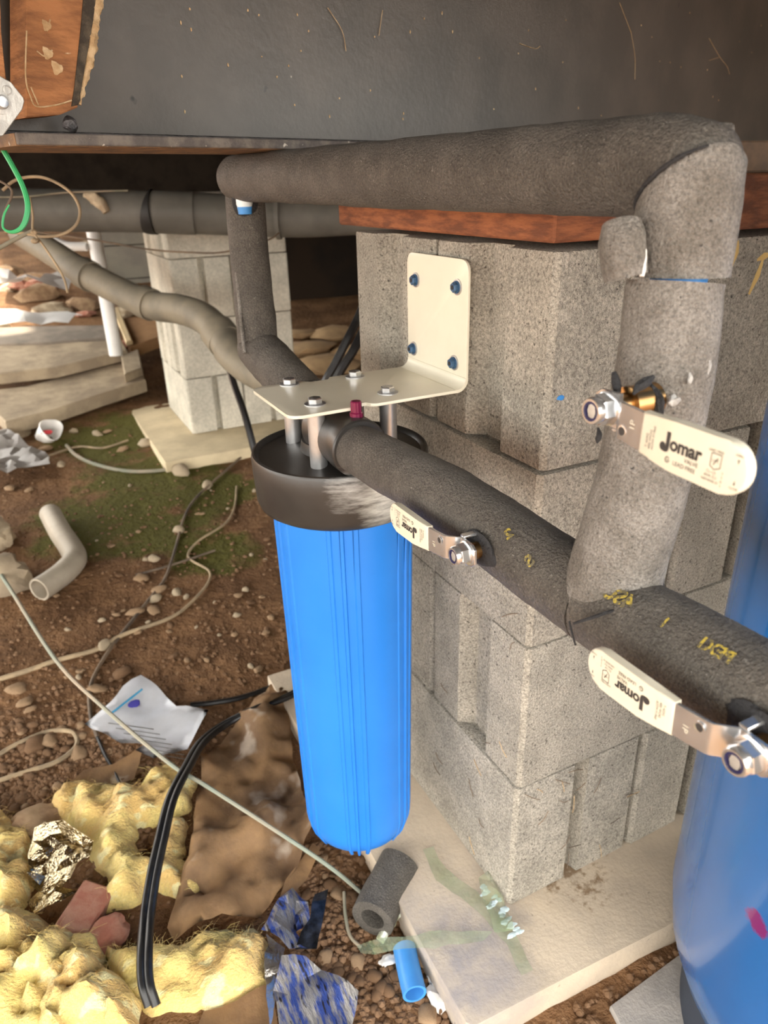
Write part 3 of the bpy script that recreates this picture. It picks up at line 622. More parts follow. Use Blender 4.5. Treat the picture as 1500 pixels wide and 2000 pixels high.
# pale scuffs on the riser, dark cuts round the valve stems
for px, d, s in (((1380, 712), 0.368, (0.0022, 0.0022, 0.007)), ((1348, 742), 0.362, (0.0012, 0.001, 0.003)), ((1316, 783), 0.362, (0.0036, 0.002, 0.0026)), ((1302, 1005), 0.395, (0.0018, 0.0018, 0.006)), ((1349, 690), 0.366, (0.0015, 0.0012, 0.0035))):
    bm = NB(); rock(bm, at(px[0], px[1], d), s, px[0], 3, 0.5, 1.0); obj('scuff', bm, M.get('scuff') or M.setdefault('scuff', pm('pale_scuff', (0.48, 0.47, 0.45), (0.30, 0.29, 0.27), 200, 0.8, bump=0.5, bscale=300)), ris)
def cut(parent, pts, d, r=0.0016):
    bm = NB(); tube(bm, [at(x, y, d) for x, y in pts], [r*0.4, r, r, r*0.3], 8, 5, amp=0.0004, freq=200); obj('cut', bm, 'foam_cut', parent)
cut(ris, ((1199, 726), (1203, 745), (1206, 758), (1210, 768)), 0.362, 0.0024); cut(ris, ((1277, 735), (1262, 746), (1248, 756), (1236, 770)), 0.355, 0.0026)
cut(ris, ((1168, 835), (1170, 848), (1168, 858), (1166, 866)), 0.385, 0.0016)
bm = NB(); rock(bm, (-0.1245, -0.231, 0.727), (0.003, 0.012, 0.012), 3, 3, 0.2, 1.0); obj('cut', bm, 'foam_cut', ris)
bm = NB(); rock(bm, (-0.1440, -0.115, 0.598), (0.0035, 0.020, 0.0125), 4, 3, 0.3, 1.0); obj('cut', bm, 'foam_cut', out)
bm = NB(); rock(bm, (-0.1385, -0.335, 0.600), (0.0035, 0.022, 0.013), 5, 3, 0.3, 1.0); obj('cut', bm, 'foam_cut', out2)
bm = NB(); tube(bm, [at(1112, 1213, 0.425), at(1117, 1235, 0.423), at(1124, 1260, 0.424)], 0.0006, 6, 5); obj('seam', bm, 'foam_cut', out2)
bm = NB(); tube(bm, [at(1120, 1218, 0.4185), at(1160, 1205, 0.412), at(1200, 1192, 0.409), at(1245, 1182, 0.410), at(1280, 1165, 0.415)], [0.0008, 0.0012, 0.0010, 0.0014, 0.001], 6, 6); obj('seam', bm, 'foam_cut', ris)
bm = NB(); rock(bm, at(1284, 1148, 0.436), (0.004, 0.004, 0.011), 3, 3, 0.3, 1.0); obj('cut', bm, 'foam_cut', ris)

# printing on the foam: characters bent round the sleeve
def print_on(parent, s, axis0, axis1, r, u, ang, size, rot=PI):
    bm = text_mesh(s, size, True); a = V(axis0); d = (V(axis1)-a).normalized(); ref = V((0, 0, 1)); n0 = (ref-d*ref.dot(d)).normalized(); n1 = d.cross(n0)
    bmesh.ops.triangulate(bm, faces=bm.faces[:]); bmesh.ops.subdivide_edges(bm, edges=bm.edges[:], cuts=1)
    for v in bm.verts:
        x, y = v.co.x*math.cos(rot)-v.co.y*math.sin(rot), v.co.x*math.sin(rot)+v.co.y*math.cos(rot)
        t_ = ang+y/r; v.co = a+d*(u+x)+(n0*math.cos(t_)+n1*math.sin(t_))*(r+0.0011)
    o = obj('printing', bm, 'yellow_ink', parent, smooth=False); return tag(o, 'worn yellow lettering')
print_on(out, '2', (-0.119, -0.105, 0.5965), (-0.1165, -0.16, 0.5925), 0.0275, 0.030, 0.72, 0.011, PI/2*1.2)
print_on(out, 'S', (-0.119, -0.105, 0.5965), (-0.1165, -0.16, 0.5925), 0.0275, 0.058, 0.95, 0.012, PI/2*1.2)
A0, A1 = (-0.1155, -0.206, 0.592), (-0.1125, -0.33, 0.597)
print_on(out2, '4SU', A0, A1, 0.0285, 0.030, 0.62, 0.0125)
print_on(out2, '1', A0, A1, 0.0285, 0.063, 0.62, 0.0085)
print_on(out2, 'PEX1', A0, A1, 0.0285, 0.094, 0.60, 0.0090)

# ================================================================ ball valves
def valve(label, O, dirx, tilt=0.0):
    """stem points to -X; dirx = +1 or -1: the lever lies along +Y or -Y"""
    az = V((-1, 0, 0)); ax = V((0, dirx, 0)); ax = (ax+V((0, 0, tilt))).normalized(); ay = az.cross(ax); O = V(O)
    W = lambda x, y, z: O+ax*(x*0.91 if x > 0 else x)+ay*y+az*z
    vt = thing('ball_valve', O+V((0.02, 0, -0.012)), label, 'valve', 'lever ball valves on the foam-covered pipes')
    bm = NB(); lathe(bm, [(0.0090, -0.028), (0.0090, -0.010), (0.0062, -0.0095), (0.0062, -0.001)], O, 24, az); tag(obj('stem_neck', bm, M.get('brass') or M.setdefault('brass', pm('brass', (0.45, 0.27, 0.11), (0.36, 0.21, 0.09), 60, 0.3, 1.0)), vt), 'brass stem neck')
    # lever plate
    def strip(prof, wd, th):
        bm = NB(); P = []
        for (x, z), w_ in zip(prof, wd): P.append([bm.verts.new(W(x, s*w_/2, z+h)) for s, h in ((-1, 0), (1, 0), (1, th), (-1, th))])
        for a, b in zip(P, P[1:]):
            for k in range(4): bm.faces.new((a[k], a[(k+1) % 4], b[(k+1) % 4], b[k]))
        bm.faces.new(P[0]); bm.faces.new(P[-1]); bmesh.ops.bevel(bm, geom=bm.edges[:], offset=0.0003, segments=1, affect='EDGES'); return bm
    lev = obj('lever', strip([(-0.010, 0), (-0.006, 0), (0.008, 0), (0.0165, 0.0080), (0.019, 0.0088), (0.030, 0.0105), (0.045, 0.0120)], [0.011, 0.017, 0.018, 0.018, 0.0182, 0.0185, 0.0185], 0.0019), 'chrome', vt, ang=20)
    bm = NB(); box(bm, (0.004, -0.011, -0.012), (0.010, -0.009, 0.0015), 0.0005, 1)
    for v in bm.verts: v.co = W(v.co.x, v.co.y, v.co.z)
    obj('stop_tab', bm, 'chrome', lev)
    bm = NB(); lathe(bm, [(0.0, 0.0), (0.0021, 0.0), (0.0022, 0.0004)], W(0.0225, -0.004*1, 0.0113), 20, az); obj('lever_hole', bm, 'ink', lev)
    bm = NB(); lathe(bm, [(0.0021, 0.0), (0.0029, 0.0), (0.0029, 0.0005), (0.0021, 0.0006), (0.0021, 0.0)], W(0.0225, -0.004, 0.0113), 20, az); obj('hole_rim', bm, 'chrome', lev)
    # nut
    nut = thing('nut', O, None, None); nut.parent = vt; nut.location = O-ORG[vt.name]
    bm = NB(); lathe(bm, [(0.0088, 0.0019), (0.0088, 0.0030), (0.0075, 0.0038)], O, 28, az); obj('flange_washer', bm, 'chrome', nut)
    bm = NB(); hexa(bm, O+az*0.0030, 0.0079, 0.0068, az, 0.25); obj('hex_nut', bm, 'chrome', nut)
    bm = NB(); lathe(bm, [(0.0069, 0.0095), (0.0069, 0.0122), (0.0062, 0.0134), (0.0050, 0.0134), (0.0050, 0.0118), (0.0, 0.0118)], O, 28, az); obj('nut_collar', bm, 'chrome', nut)
    bm = NB(); lathe(bm, [(0.0037, 0.0118), (0.0049, 0.0118), (0.0049, 0.0131), (0.0037, 0.0131), (0.0037, 0.0118)], O, 28, az); tag(obj('nylon_ring', bm, 'nylon', nut), 'dark blue nylon locking ring')
    bm = NB(); lathe(bm, [(0.0035, 0.0112), (0.0035, 0.0127), (0.0, 0.0129)], O, 20, az, mod=lambda u, h: -0.0007 if abs(math.cos(u*2*PI)) > 0.8 else 0); obj('stem_end', bm, 'galv', nut)
    # vinyl grip
    X0, X1 = 0.0370, 0.1005
    oo = [(X0, -0.0098), (X0+0.010, -0.0102), (X0+0.022, -0.0112), (X1-0.012, -0.0115)]
    oo += [(X1-0.0115+0.0115*math.cos(a), 0.0115*math.sin(a)) for a in [-PI/2+PI*i/12 for i in range(1, 12)]]
    oo += [(X1-0.012, 0.0115), (X0+0.022, 0.0112), (X0+0.010, 0.0102), (X0, 0.0098)]
    zf = lambda x: 0.0112+0.0012*min(1, (x-X0)/0.02)+0.0008*math.sin((x-X0)/(X1-X0)*PI)
    bm = NB(); prism(bm, [V((x, y, -0.0026)) for x, y in oo], (0, 0, 0.0052), 0.0014, 3)
    bmesh.ops.bisect_plane(bm, geom=bm.verts[:]+bm.edges[:]+bm.faces[:], plane_co=(X0+0.012, 0, 0), plane_no=(1, 0, 0))
    bmesh.ops.bisect_plane(bm, geom=bm.verts[:]+bm.edges[:]+bm.faces[:], plane_co=(X0+0.022, 0, 0), plane_no=(1, 0, 0))
    bmesh.ops.bisect_plane(bm, geom=bm.verts[:]+bm.edges[:]+bm.faces[:], plane_co=(X0+0.045, 0, 0), plane_no=(1, 0, 0))
    for v in bm.verts: v.co = W(v.co.x, v.co.y, v.co.z+zf(v.co.x))
    grip = tag(obj('grip', bm, 'vinyl', vt, ang=40), 'ivory vinyl grip')
    def write(s, x, y, size, mat='ink', bold=False, rot=0.0, z=0.0, base=None):
        bm = text_mesh(s, size, bold)
        for v in bm.verts:
            px, py = x+v.co.x*math.cos(rot)-v.co.y*math.sin(rot), y+v.co.x*math.sin(rot)+v.co.y*math.cos(rot)
            v.co = W(px, py, (zf(px)+0.00275 if base is None else base))
        obj('lettering', bm, mat, grip if base is None else lev, smooth=False)
    def ink(pts, mat='ink'):
        bm = NB(); bm.faces.new([bm.verts.new(W(x, y, zf(x)+0.00275)) for x, y in pts]); obj('printed_mark', bm, mat, grip, smooth=False)
    write('1P', 0.0300, 0.001, 0.0050, 'vinyl', False, PI/2, base=0.01255)
    for k, s in enumerate(('T-422G', '400 WOG', 'ASTM F1960')): write(s, 0.0425+0.0022*k, (-0.002, -0.001, 0.0002)[k], 0.0021, 'grey_ink', False, PI/2)
    write('omar', 0.0672, 0.0012, 0.0085, 'ink', True)
    # the capital J with its ball
    ink([(0.0553, 0.0060), (0.0577, 0.0060), (0.0577, -0.0010), (0.0573, -0.0026), (0.0560, -0.0033), (0.0540, -0.0033), (0.0540, -0.0020), (0.0555, -0.0016)])
    ink([(0.0535+0.0020*math.cos(a), -0.0012+0.0020*math.sin(a)) for a in [2*PI*i/16 for i in range(16)]])
    write('VALVE', 0.0715, -0.0036, 0.0028, 'grey_ink'); write('LEAD FREE', 0.0680, -0.0066, 0.0028, 'grey_ink')
    for r0, r1, c in ((0.0014, 0.0010, (0.0578, -0.0062)),):
        n_ = 18
        for i in range(0, n_-2): ink([(c[0]+r*math.cos(a), c[1]+r*math.sin(a)) for r, a in ((r0, 2*PI*i/n_+0.9), (r0, 2*PI*(i+1)/n_+0.9), (r1, 2*PI*(i+1)/n_+0.9), (r1, 2*PI*i/n_+0.9))])
    ink([(0.0572, -0.0060), (0.0578, -0.0068), (0.0594, -0.0046), (0.0579, -0.0063)])
    write('LEAD FREE', 0.0835, 0.0056, 0.0017, 'grey_ink')
    for a, b in (((0.0815, 0.0045), (0.0815, -0.0010)), ((0.0868, 0.0045), (0.0868, -0.0010)), ((0.0815, 0.0045), (0.0868, 0.0045)), ((0.0815, -0.0010), (0.0838, -0.0022)), ((0.0838, -0.0022), (0.0868, -0.0010)), ((0.0830, -0.0005), (0.0852, 0.0030))):
        d = V((b[0]-a[0], b[1]-a[1])).normalized()*0.0002; ink([(a[0]-d.y, a[1]+d.x), (b[0]-d.y, b[1]+d.x), (b[0]+d.y, b[1]-d.x), (a[0]+d.y, a[1]-d.x)], 'grey_ink')
    write('UPC', 0.0841, 0.0014, 0.0019, 'grey_ink')
    for k, s in enumerate(('CL-125', 'ANSI Z21', 'NSF/ANSI 61')): write(s, 0.0828, -0.0036-0.0019*k, 0.0017, 'grey_ink')
    for k in range(4): write('25G2'[k], 0.0885, -0.0026-0.0018*k, 0.0016, 'grey_ink')
    for s, y, u in (('OPEN', 0.0058, 1), ('CLOSE', -0.0058, -1)):
        write(s, 0.0950, y+0.0012*u, 0.0015, 'grey_ink'); ink([(0.0945, y-0.0004*u), (0.0955, y-0.0004*u), (0.0950, y-0.0026*u)])
    return vt
valve('ball valve with cream lever halfway up the thick upright riser', (-0.1475, -0.2300, 0.7285), -1, -0.03)
valve('ball valve with cream lever closest to the blue filter housing', (-0.1545, -0.1175, 0.5975), 1, -0.03)
valve('ball valve with cream lever at the right edge below the tee', (-0.1500, -0.3420, 0.5985), 1, -0.03)

# ================================================================ blue tank and concrete paver
TC = V((0.244, -0.284, 0.0)); TR = 0.200
tk = thing('pressure_tank', (TC.x, TC.y, -0.03), 'large glossy blue water pressure tank at the right edge', 'tank')
bm = NB(); lathe(bm, [(0.0, 0.010), (0.135, 0.012), (0.160, 0.025), (0.182, 0.055), (0.194, 0.090), (TR, 0.135), (TR, 0.40), (TR+0.0012, 0.405), (TR+0.0012, 0.411), (TR, 0.416), (TR, 0.86), (0.19, 0.92), (0.16, 0.97), (0.10, 1.0), (0.0, 1.01)], (TC.x, TC.y, 0), 128); obj('tank_shell', bm, 'tank', tk, ang=60)
bm = NB(); lathe(bm, [(0.170, -0.034), (0.170, 0.03), (0.160, 0.034)], (TC.x, TC.y, 0), 96); tag(obj('base_ring', bm, 'tank_base', tk), 'dark base ring')
d = ray(1480, 1800); t_ = 0.3
while ((CAM+d*t_).xy-TC.xy).length > TR-0.002: t_ += 0.001
q = CAM+d*t_-V((TC.x, TC.y, -0.03))
tint(M['tank'], blob_mask((q.x, q.y, q.z), 0.026, 60, 0.25, (1, 1, 1)), (0.16, 0.015, 0.12))
pv = NB(); P = [gnd(1188, 1950), gnd(1345, 1852), gnd(1480, 1840), gnd(1400, 2090), gnd(1195, 2040)]
P = [V((0.045, -0.135, 0)), V((0.215, -0.125, 0)), V((0.42, -0.16, 0)), V((0.38, -0.42, 0)), V((0.06, -0.42, 0)), V((0.03, -0.20, 0))]
prism(pv, [V((p.x, p.y, -0.075)) for p in P], (0, 0, 0.041), 0.004, 2)
tag(obj('concrete_paver', pv, 'paver'), 'grey concrete paver under the blue tank', 'paver')

# ================================================================ behind: far pier, drains, cables
far = thing('block_pier', (0.27, 2.12, 0.062), 'distant pale grey concrete block pier behind the drain pipes', 'pier')
pier(far, (0.066, 1.925), 0.062, mat='far_block', seed=5, H=0.1895)
bm = NB(); box(bm, (-0.075, 1.70, -0.05), (0.54, 2.45, 0.060), 0.006, 2)
tag(obj('footing_pad', bm, pm('far_footing', (0.62, 0.51, 0.33), (0.48, 0.39, 0.25), 8, 0.9, bump=0.2, bscale=60)), 'yellowish concrete footing slab under the distant pier', 'footing')
far2 = thing('block_pier', (0.1, 3.6, 0.2), 'dark grey pier behind the white post in the background', 'pier')
bm = NB(); c0 = at(196, 470, 4.2); box(bm, (c0.x, c0.y, 0.15), (c0.x+0.60, c0.y+0.2, 0.80), 0.006, 1); obj('block_course', bm, pm('far_dark_block', (0.24, 0.22, 0.175), (0.20, 0.18, 0.15), 8, 0.95), far2)  # darker grey than the other distant pier
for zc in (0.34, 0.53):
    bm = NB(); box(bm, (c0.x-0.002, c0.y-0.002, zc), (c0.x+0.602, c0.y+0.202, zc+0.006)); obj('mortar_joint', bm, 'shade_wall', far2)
bm = NB(); a = at(182, 450, 2.7); b = at(204, 565, 2.75); tube(bm, [a+V((0, 0, .08)), a, b, b-V((0, 0, 0.25))], 0.026, 20, 2); tag(obj('plastic_post', bm, 'white_sheet'), 'white plastic vent pipe standing behind the sloping drain pipe', 'pipe')
bm = NB(); a = at(100, 466, 2.7); tube(bm, [a, at(130, 480, 2.7), at(170, 482, 2.7)], 0.016, 12, 5); tag(obj('plastic_pipe', bm, 'white_sheet'), 'short white pipe sagging beside the white vent pipe', 'pipe')

dr = thing('drain_pipe', at(300, 440, 1.95), 'large grey horizontal drain pipe under the beam in the background', 'drain pipe')
L_ = [at(-160, 408, 1.86), at(0, 410, 1.90), at(300, 414, 1.95), at(560, 424, 2.0), at(690, 420, 2.03), at(760, 418, 2.05)]
bm = NB(); tube(bm, L_, 0.053, 40, 8); obj('pipe', bm, 'drain', dr)
bm = NB(); tube(bm, [at(292, 413, 1.945), at(296, 414, 1.945), at(302, 414, 1.945)], 0.0575, 40, 2); obj('coupling', bm, 'drain_band', dr)
bm = NB(); tube(bm, [at(302, 414, 1.945), at(380, 417, 1.96)], 0.0545, 40, 2); obj('socket', bm, 'drain', dr)
bm = NB(); tube(bm, [at(540, 424, 1.99), at(548, 424, 1.99)], 0.058, 40, 2); obj('coupling', bm, 'drain', dr)
dr2 = thing('drain_pipe', at(400, 640, 2.0), 'curved beige drain pipe sloping down past the distant pier', 'drain pipe')
L_ = [at(40, 455, 2.35), at(100, 492, 2.25), at(170, 536, 2.15), at(285, 592, 2.05), at(350, 604, 1.98), at(395, 620, 1.92), at(430, 652, 1.86), at(452, 688, 1.81), at(480, 715, 1.77), at(540, 745, 1.70), at(640, 785, 1.60), at(730, 850, 1.50)]
bm = NB(); tube(bm, L_, 0.040, 36, 8); obj('pipe', bm, 'drain_beige', dr2)
for (a, b), r in ((((160, 531, 2.155), (178, 541, 2.14)), 0.0455), (((278, 588, 2.055), (297, 596, 2.04)), 0.0455), (((424, 646, 1.868), (441, 668, 1.845)), 0.046), (((448, 682, 1.82), (462, 698, 1.80)), 0.043)):
    bm = NB(); tube(bm, [at(*a), at(*b)], r, 36, 2); obj('coupling', bm, 'drain_beige', dr2)
def wire(name, label, pts, r, mat, cat='wire', n=8, seg=8, rr=None, group=None):
    bm = NB(); tube(bm, pts, rr or r, seg, n); return tag(obj(name, bm, mat), label, cat, group)
wire('hanging_cable', 'black cable hanging behind the left end of the bracket', [at(437, 668, 1.84), at(444, 705, 1.80), at(457, 750, 1.77), at(478, 810, 1.75), at(497, 880, 1.75), at(515, 940, 1.76), gnd(540, 1000)], 0.0085, 'black_cable', 'cable')
wire('hanging_cable', 'thick black cable bundle beside the pier left of the bracket', [at(725, 560, 1.34), at(700, 620, 1.35), at(680, 660, 1.35), at(655, 710, 1.36), at(630, 760, 1.38), at(610, 850, 1.45), gnd(600, 980)], 0.0085, 'black_cable', 'cable')
wire('hanging_cable', 'second black cable running close behind the bracket bundle', [at(735, 600, 1.32), at(705, 655, 1.33), at(690, 685, 1.33), at(665, 725, 1.34), at(645, 770, 1.36), at(635, 850, 1.42), gnd(640, 990)], 0.0085, 'black_cable', 'cable')
wire('sagging_wire', 'thin dark wire crossing in front of the distant pier', [at(60, 450, 1.75), at(100, 458, 1.75), at(180, 468, 1.75), at(290, 487, 1.75), at(370, 493, 1.75), at(440, 492, 1.75), at(520, 470, 1.8), at(545, 455, 1.85)], 0.0022, 'brown_wire')
wire('grounding_wire', 'bright green wire hooked below the metal strap', [at(-25, 235, 0.62), at(2, 285, 0.62), at(25, 325, 0.62), at(45, 365, 0.62), at(54, 400, 0.62), at(50, 430, 0.62), at(38, 448, 0.62), at(20, 453, 0.62), at(6, 444, 0.62), at(8, 420, 0.62), at(18, 400, 0.62)], 0.0022, 'green_wire', rr=[0.0023]*6+[0.002, 0.0014, 0.001, 0.001, 0.0008])
wire('coiled_wire', 'tan wire looped in a wide ring below the beam end', [at(5, 372, 1.0), at(30, 352, 1.0), at(70, 345, 1.0), at(105, 354, 1.0), at(140, 378, 1.0), at(156, 410, 1.0), at(148, 440, 1.0), at(120, 458, 1.0), at(85, 462, 1.0), at(60, 458, 1.0), at(10, 452, 1.0)], 0.0021, 'tan_wire')
wire('hanging_string', 'tan string knotted at the drain pipe and hanging down', [at(58, 385, 0.98), at(64, 420, 0.98), at(65, 452, 0.98), at(85, 480, 0.98), at(115, 525, 0.98), at(127, 550, 0.98), at(132, 572, 0.98)], 0.0016, 'tan_wire', 'string')
bm = NB(); rock(bm, at(67, 453, 0.975), (0.0045, 0.004, 0.0045), 3, 3, 0.4); rock(bm, at(69, 470, 0.975), (0.0055, 0.005, 0.005), 4, 3, 0.3); tag(obj('string_knot', bm, 'tan_wire'), 'lumpy knot where the tan strings meet', 'knot')
wire('slack_wire', 'grey wire slanting out of the picture at the left edge', [at(66, 450, 1.0), at(40, 462, 1.0), at(10, 478, 1.0), at(-30, 500, 1.0)], 0.0028, 'grey_wire')
wire('frayed_wire', 'short frayed dark wire end near the green wire', [at(-10, 350, 0.7), at(8, 358, 0.7), at(22, 370, 0.7), at(22, 385, 0.7), at(14, 402, 0.7), at(6, 425, 0.7)], 0.0012, 'brown_wire')
wire('conduit_wire', 'pale wire lying along the top of the large drain pipe', [at(-40, 385, 1.83), at(50, 384, 1.83), at(130, 376, 1.85), at(250, 372, 1.88)], 0.0022, 'grey_wire')
bm = NB(); tube(bm, [at(166, 380, 1.88), at(185, 388, 1.88), at(200, 402, 1.88), at(208, 415, 1.885)], [0.009, 0.016, 0.015, 0.010], 12, 6, amp=0.004, freq=60); tag(obj('dirt_dauber_nest', bm, 'stone'), 'tan mud nest stuck on the large drain pipe', 'mud nest')

# ================================================================ debris on the ground
# far left heap
def slab(name, px, z0, th, mat, label, cat, bev=0.004, tilt=0.0, parent=None, grp=None):
    P = [gnd(*q) for q in px]; bm = NB()
    prism(bm, [V((p.x, p.y, gz(p.x, p.y)+z0)) for p in P], (0, 0, th), bev, 1)
    o = obj(name, bm, mat, parent)
    return tag(o, label, cat, grp)
slab('plank', ((-40, 800), (60, 790), (220, 745), (265, 735), (290, 775), (200, 805), (110, 838), (20, 862)), 0.02, 0.05, 'board', 'thick weathered plank lying in front of the debris heap', 'plank')
slab('plank', ((-60, 742), (40, 722), (180, 722), (246, 716), (258, 738), (120, 775), (-40, 795)), 0.075, 0.045, 'board', 'split weathered plank lying behind the thick plank', 'plank')
slab('plank', ((-60, 700), (80, 694), (236, 690), (244, 715), (100, 728), (-60, 735)), 0.08, 0.05, pm('grey_board', (0.27, 0.22, 0.17), (0.17, 0.14, 0.11), 8, 0.9), 'greyish plank on the far side of the debris heap', 'plank')
slab('board_end', ((244, 742), (278, 728), (286, 768), (252, 782)), 0.06, 0.045, 'board', 'short squared board end beside the thick plank', 'plank')
slab('cardboard_piece', ((238, 665), (318, 655), (322, 700), (262, 722)), 0.05, 0.05, 'cardboard', 'brown cardboard piece lying left of the distant pier', 'cardboard')
slab('wood_stick', ((228, 655), (240, 652), (268, 722), (256, 726)), 0.11, 0.02, pm('pale_stick', (0.62, 0.46, 0.25), (0.55, 0.42, 0.25), 20, 0.8), 'short yellow stick lying against the cardboard piece', 'stick')
sheet('plastic_sheet', ((-20, 650), (40, 640), (110, 646), (170, 655), (140, 666), (60, 668), (-20, 672)), 'white_sheet', step=0.05, amp=0.05, freq=5, lift=0.07, seed=3).data.materials[0].name
tag(bpy.data.objects['plastic_sheet'], 'bright white plastic sheet on the debris heap', 'plastic')
o = sheet('plastic_bag', ((-10, 575), (30, 580), (90, 600), (120, 575), (170, 560), (172, 580), (140, 605), (100, 612), (40, 606), (-10, 600)), 'pale_sheet', step=0.06, amp=0.10, freq=4, lift=0.08, seed=9); tag(o, 'pale grey plastic bag draped at the back of the heap', 'bag')
rnd = random.Random(12)
for k in range(34):
    px, py = rnd.uniform(-20, 250), rnd.uniform(470, 690); p = gnd(px, py); s = rnd.uniform(0.04, 0.13)
    if k < 17: bm = NB(); rock(bm, p+V((0, 0, s*0.2)), (s, s*rnd.uniform(.5, 1), s*0.6), k*3.1, 2, 0.5); tag(obj('rubble_stone', bm, ('stone', 'brick', 'pebble')[k % 3]), 'rounded stone in the rubble heap at far left', 'stone', 'stones of the far left heap')
for k, (px, py, s) in enumerate(((600, 690, .11), (650, 660, .10), (575, 700, .08), (640, 720, .12), (590, 660, .07), (690, 700, .10))):
    p = gnd(px, py); bm = NB(); rock(bm, p+V((0, 0, 0.02)), (s*1.3, s, s*0.45), k*2.3+1, 2, 0.45); tag(obj('rubble_stone', bm, pm('tan_rock%d' % k, (0.50, 0.33, 0.17), (0.36, 0.23, 0.12), 8, 0.9)), 'tan rock between the two piers', 'stone', 'tan rocks between the piers')
o = sheet('duct_scrap', ((-30, 855), (20, 865), (60, 885), (100, 905), (102, 930), (60, 935), (20, 945), (-30, 950)), 'pale_sheet', step=0.02, amp=0.05, freq=8, lift=0.01, seed=2, thick=0.003); tag(o, 'bent pale grey plastic scrap at the left edge', 'plastic')
# crushed cup
cp = thing('paper_cup', gnd(98, 862), 'crushed white paper cup with a red mark', 'cup')
c = gnd(98, 862)+V((0, 0, 0.03)); axc = V((0.35, -0.75, 0.55)).normalized()
bm = NB(); lathe(bm, [(0.0, -0.05), (0.026, -0.05), (0.036, 0.035), (0.038, 0.036), (0.037, 0.04), (0.033, 0.034), (0.024, -0.045), (0.0, -0.045)], c, 28, axc, mod=lambda u, h: 0.004*math.sin(u*2*PI*3)); obj('cup_wall', bm, 'scrap', cp)
bm = NB(); rock(bm, c+V((-0.004, -0.030, 0.012)), (0.018, 0.004, 0.010), 2, 3, 0.3); tag(obj('printed_mark', bm, 'red_print', cp), 'small red printed mark')
# bent pvc elbow
el = thing('pvc_elbow', gnd(120, 1150), 'bent pale grey pipe offcut lying on the mossy dirt', 'pipe')
P = [gnd(*q, 0.028)+V((0, 0, 0)) for q in ((98, 1003), (118, 1040), (138, 1070), (146, 1092), (128, 1115), (104, 1134), (76, 1152))]
bm = NB(); tube(bm, P, 0.0275, 32, 8, hollow=0.82); obj('pipe_bend', bm, 'pvc', el)
for k, (px, py, s) in enumerate(((4, 1060, (.06, .05, .06)), (15, 1140, (.07, .06, .07)))):
    p = gnd(px, py); bm = NB(); rock(bm, p+V((-0.02, 0, 0.02)), s, 3+k*4, 3, 0.4); tag(obj('rubble_stone', bm, ('stone', 'board')[k]), ('pale rounded stone at the left edge above the elbow', 'mossy broken stone at the left edge beside the elbow')[k], 'stone')
# wires on the ground
G = lambda *q: [gnd(x, y, 0.006) for x, y in q]
wire('ground_wire', 'tan wire snaking right from the left edge over the dirt', G((-20, 1332), (60, 1308), (110, 1290), (190, 1268), (240, 1240), (330, 1208), (370, 1180), (405, 1140), (408, 1115), (375, 1095), (368, 1080), (390, 1055), (440, 1022), (458, 990), (462, 950)), 0.0042, 'tan_wire', rr=[0.0052, 0.005, 0.005, 0.0046, 0.0044, 0.004, 0.0034, 0.003, 0.003, 0.003, 0.003, 0.003, 0.003, 0.003, 0.003])
wire('ground_wire', 'dark brown wire running down from the filter cap over the dirt', G((480, 885), (440, 920), (385, 970), (360, 1010), (340, 1080), (322, 1130), (300, 1160), (260, 1210), (210, 1275), (178, 1335), (176, 1390), (190, 1440)), 0.0036, 'brown_wire')
wire('ground_wire', 'thin dark wire ending in the yellow wool', G((190, 1440), (205, 1475), (222, 1505), (240, 1545)), 0.0030, 'black_cable')
wire('looped_wire', 'tan wire bent in a narrow loop over the gravel', G((-20, 1485), (30, 1455), (90, 1430), (135, 1428), (150, 1442), (145, 1462), (110, 1488), (50, 1508), (-20, 1530)), 0.0040, 'tan_wire')
wire('garden_wire', 'grey green hose lying near the distant footing', G((130, 870), (150, 890), (190, 908), (250, 920), (320, 918), (380, 905)), 0.006, 'grey_wire')
wire('twig', 'thin pale twig near the end of the grey hose', G((80, 895), (150, 873), (200, 875), (250, 860)), 0.004, 'tan_wire', 'twig')
wire('twig', 'dry twig lying across the tan wire', G((265, 1123), (330, 1105), (420, 1075)), 0.003, 'brown_wire', 'twig')
wire('twig', 'black twig beside the blue filter housing', G((372, 1377), (420, 1372), (480, 1360), (560, 1330)), 0.0048, 'black_cable', 'twig')
S = [gnd(-25, 1080, 0.05), gnd(20, 1150, 0.05), gnd(110, 1290, 0.04), gnd(200, 1380, 0.04), gnd(330, 1490, 0.055), gnd(400, 1533, 0.07), gnd(520, 1610, 0.055), gnd(640, 1690, 0.03), gnd(718, 1754, 0.012)]
wire('long_string', 'long taut dirty string crossing the paper and the black cable', S, 0.0034, 'string', 'string', rr=[0.0045, 0.0042, 0.004, 0.0036, 0.0034, 0.0032, 0.0030, 0.0030, 0.0028])
K = [gnd(610, 1335, 0.03), gnd(560, 1362, 0.035), gnd(500, 1385, 0.035), gnd(440, 1415, 0.02), gnd(395, 1450, 0.03), gnd(365, 1500, 0.06), gnd(335, 1560, 0.075), gnd(315, 1640, 0.075), gnd(300, 1710, 0.07), gnd(288, 1790, 0.06), gnd(283, 1860, 0.065), gnd(285, 1920, 0.06), gnd(298, 1965, 0.045)]
bc = thing('black_cable', K[-1], 'thick double black cable arching over the yellow wool', 'cable')
for k, (dx, nm) in enumerate(((-0.0042, 'strand'), (0.0042, 'strand'))):
    bm = NB(); tube(bm, [p+RGT*dx+V((0, 0, 0.001*k)) for p in K], 0.0052, 14, 8); obj(nm, bm, 'black_cable', bc)

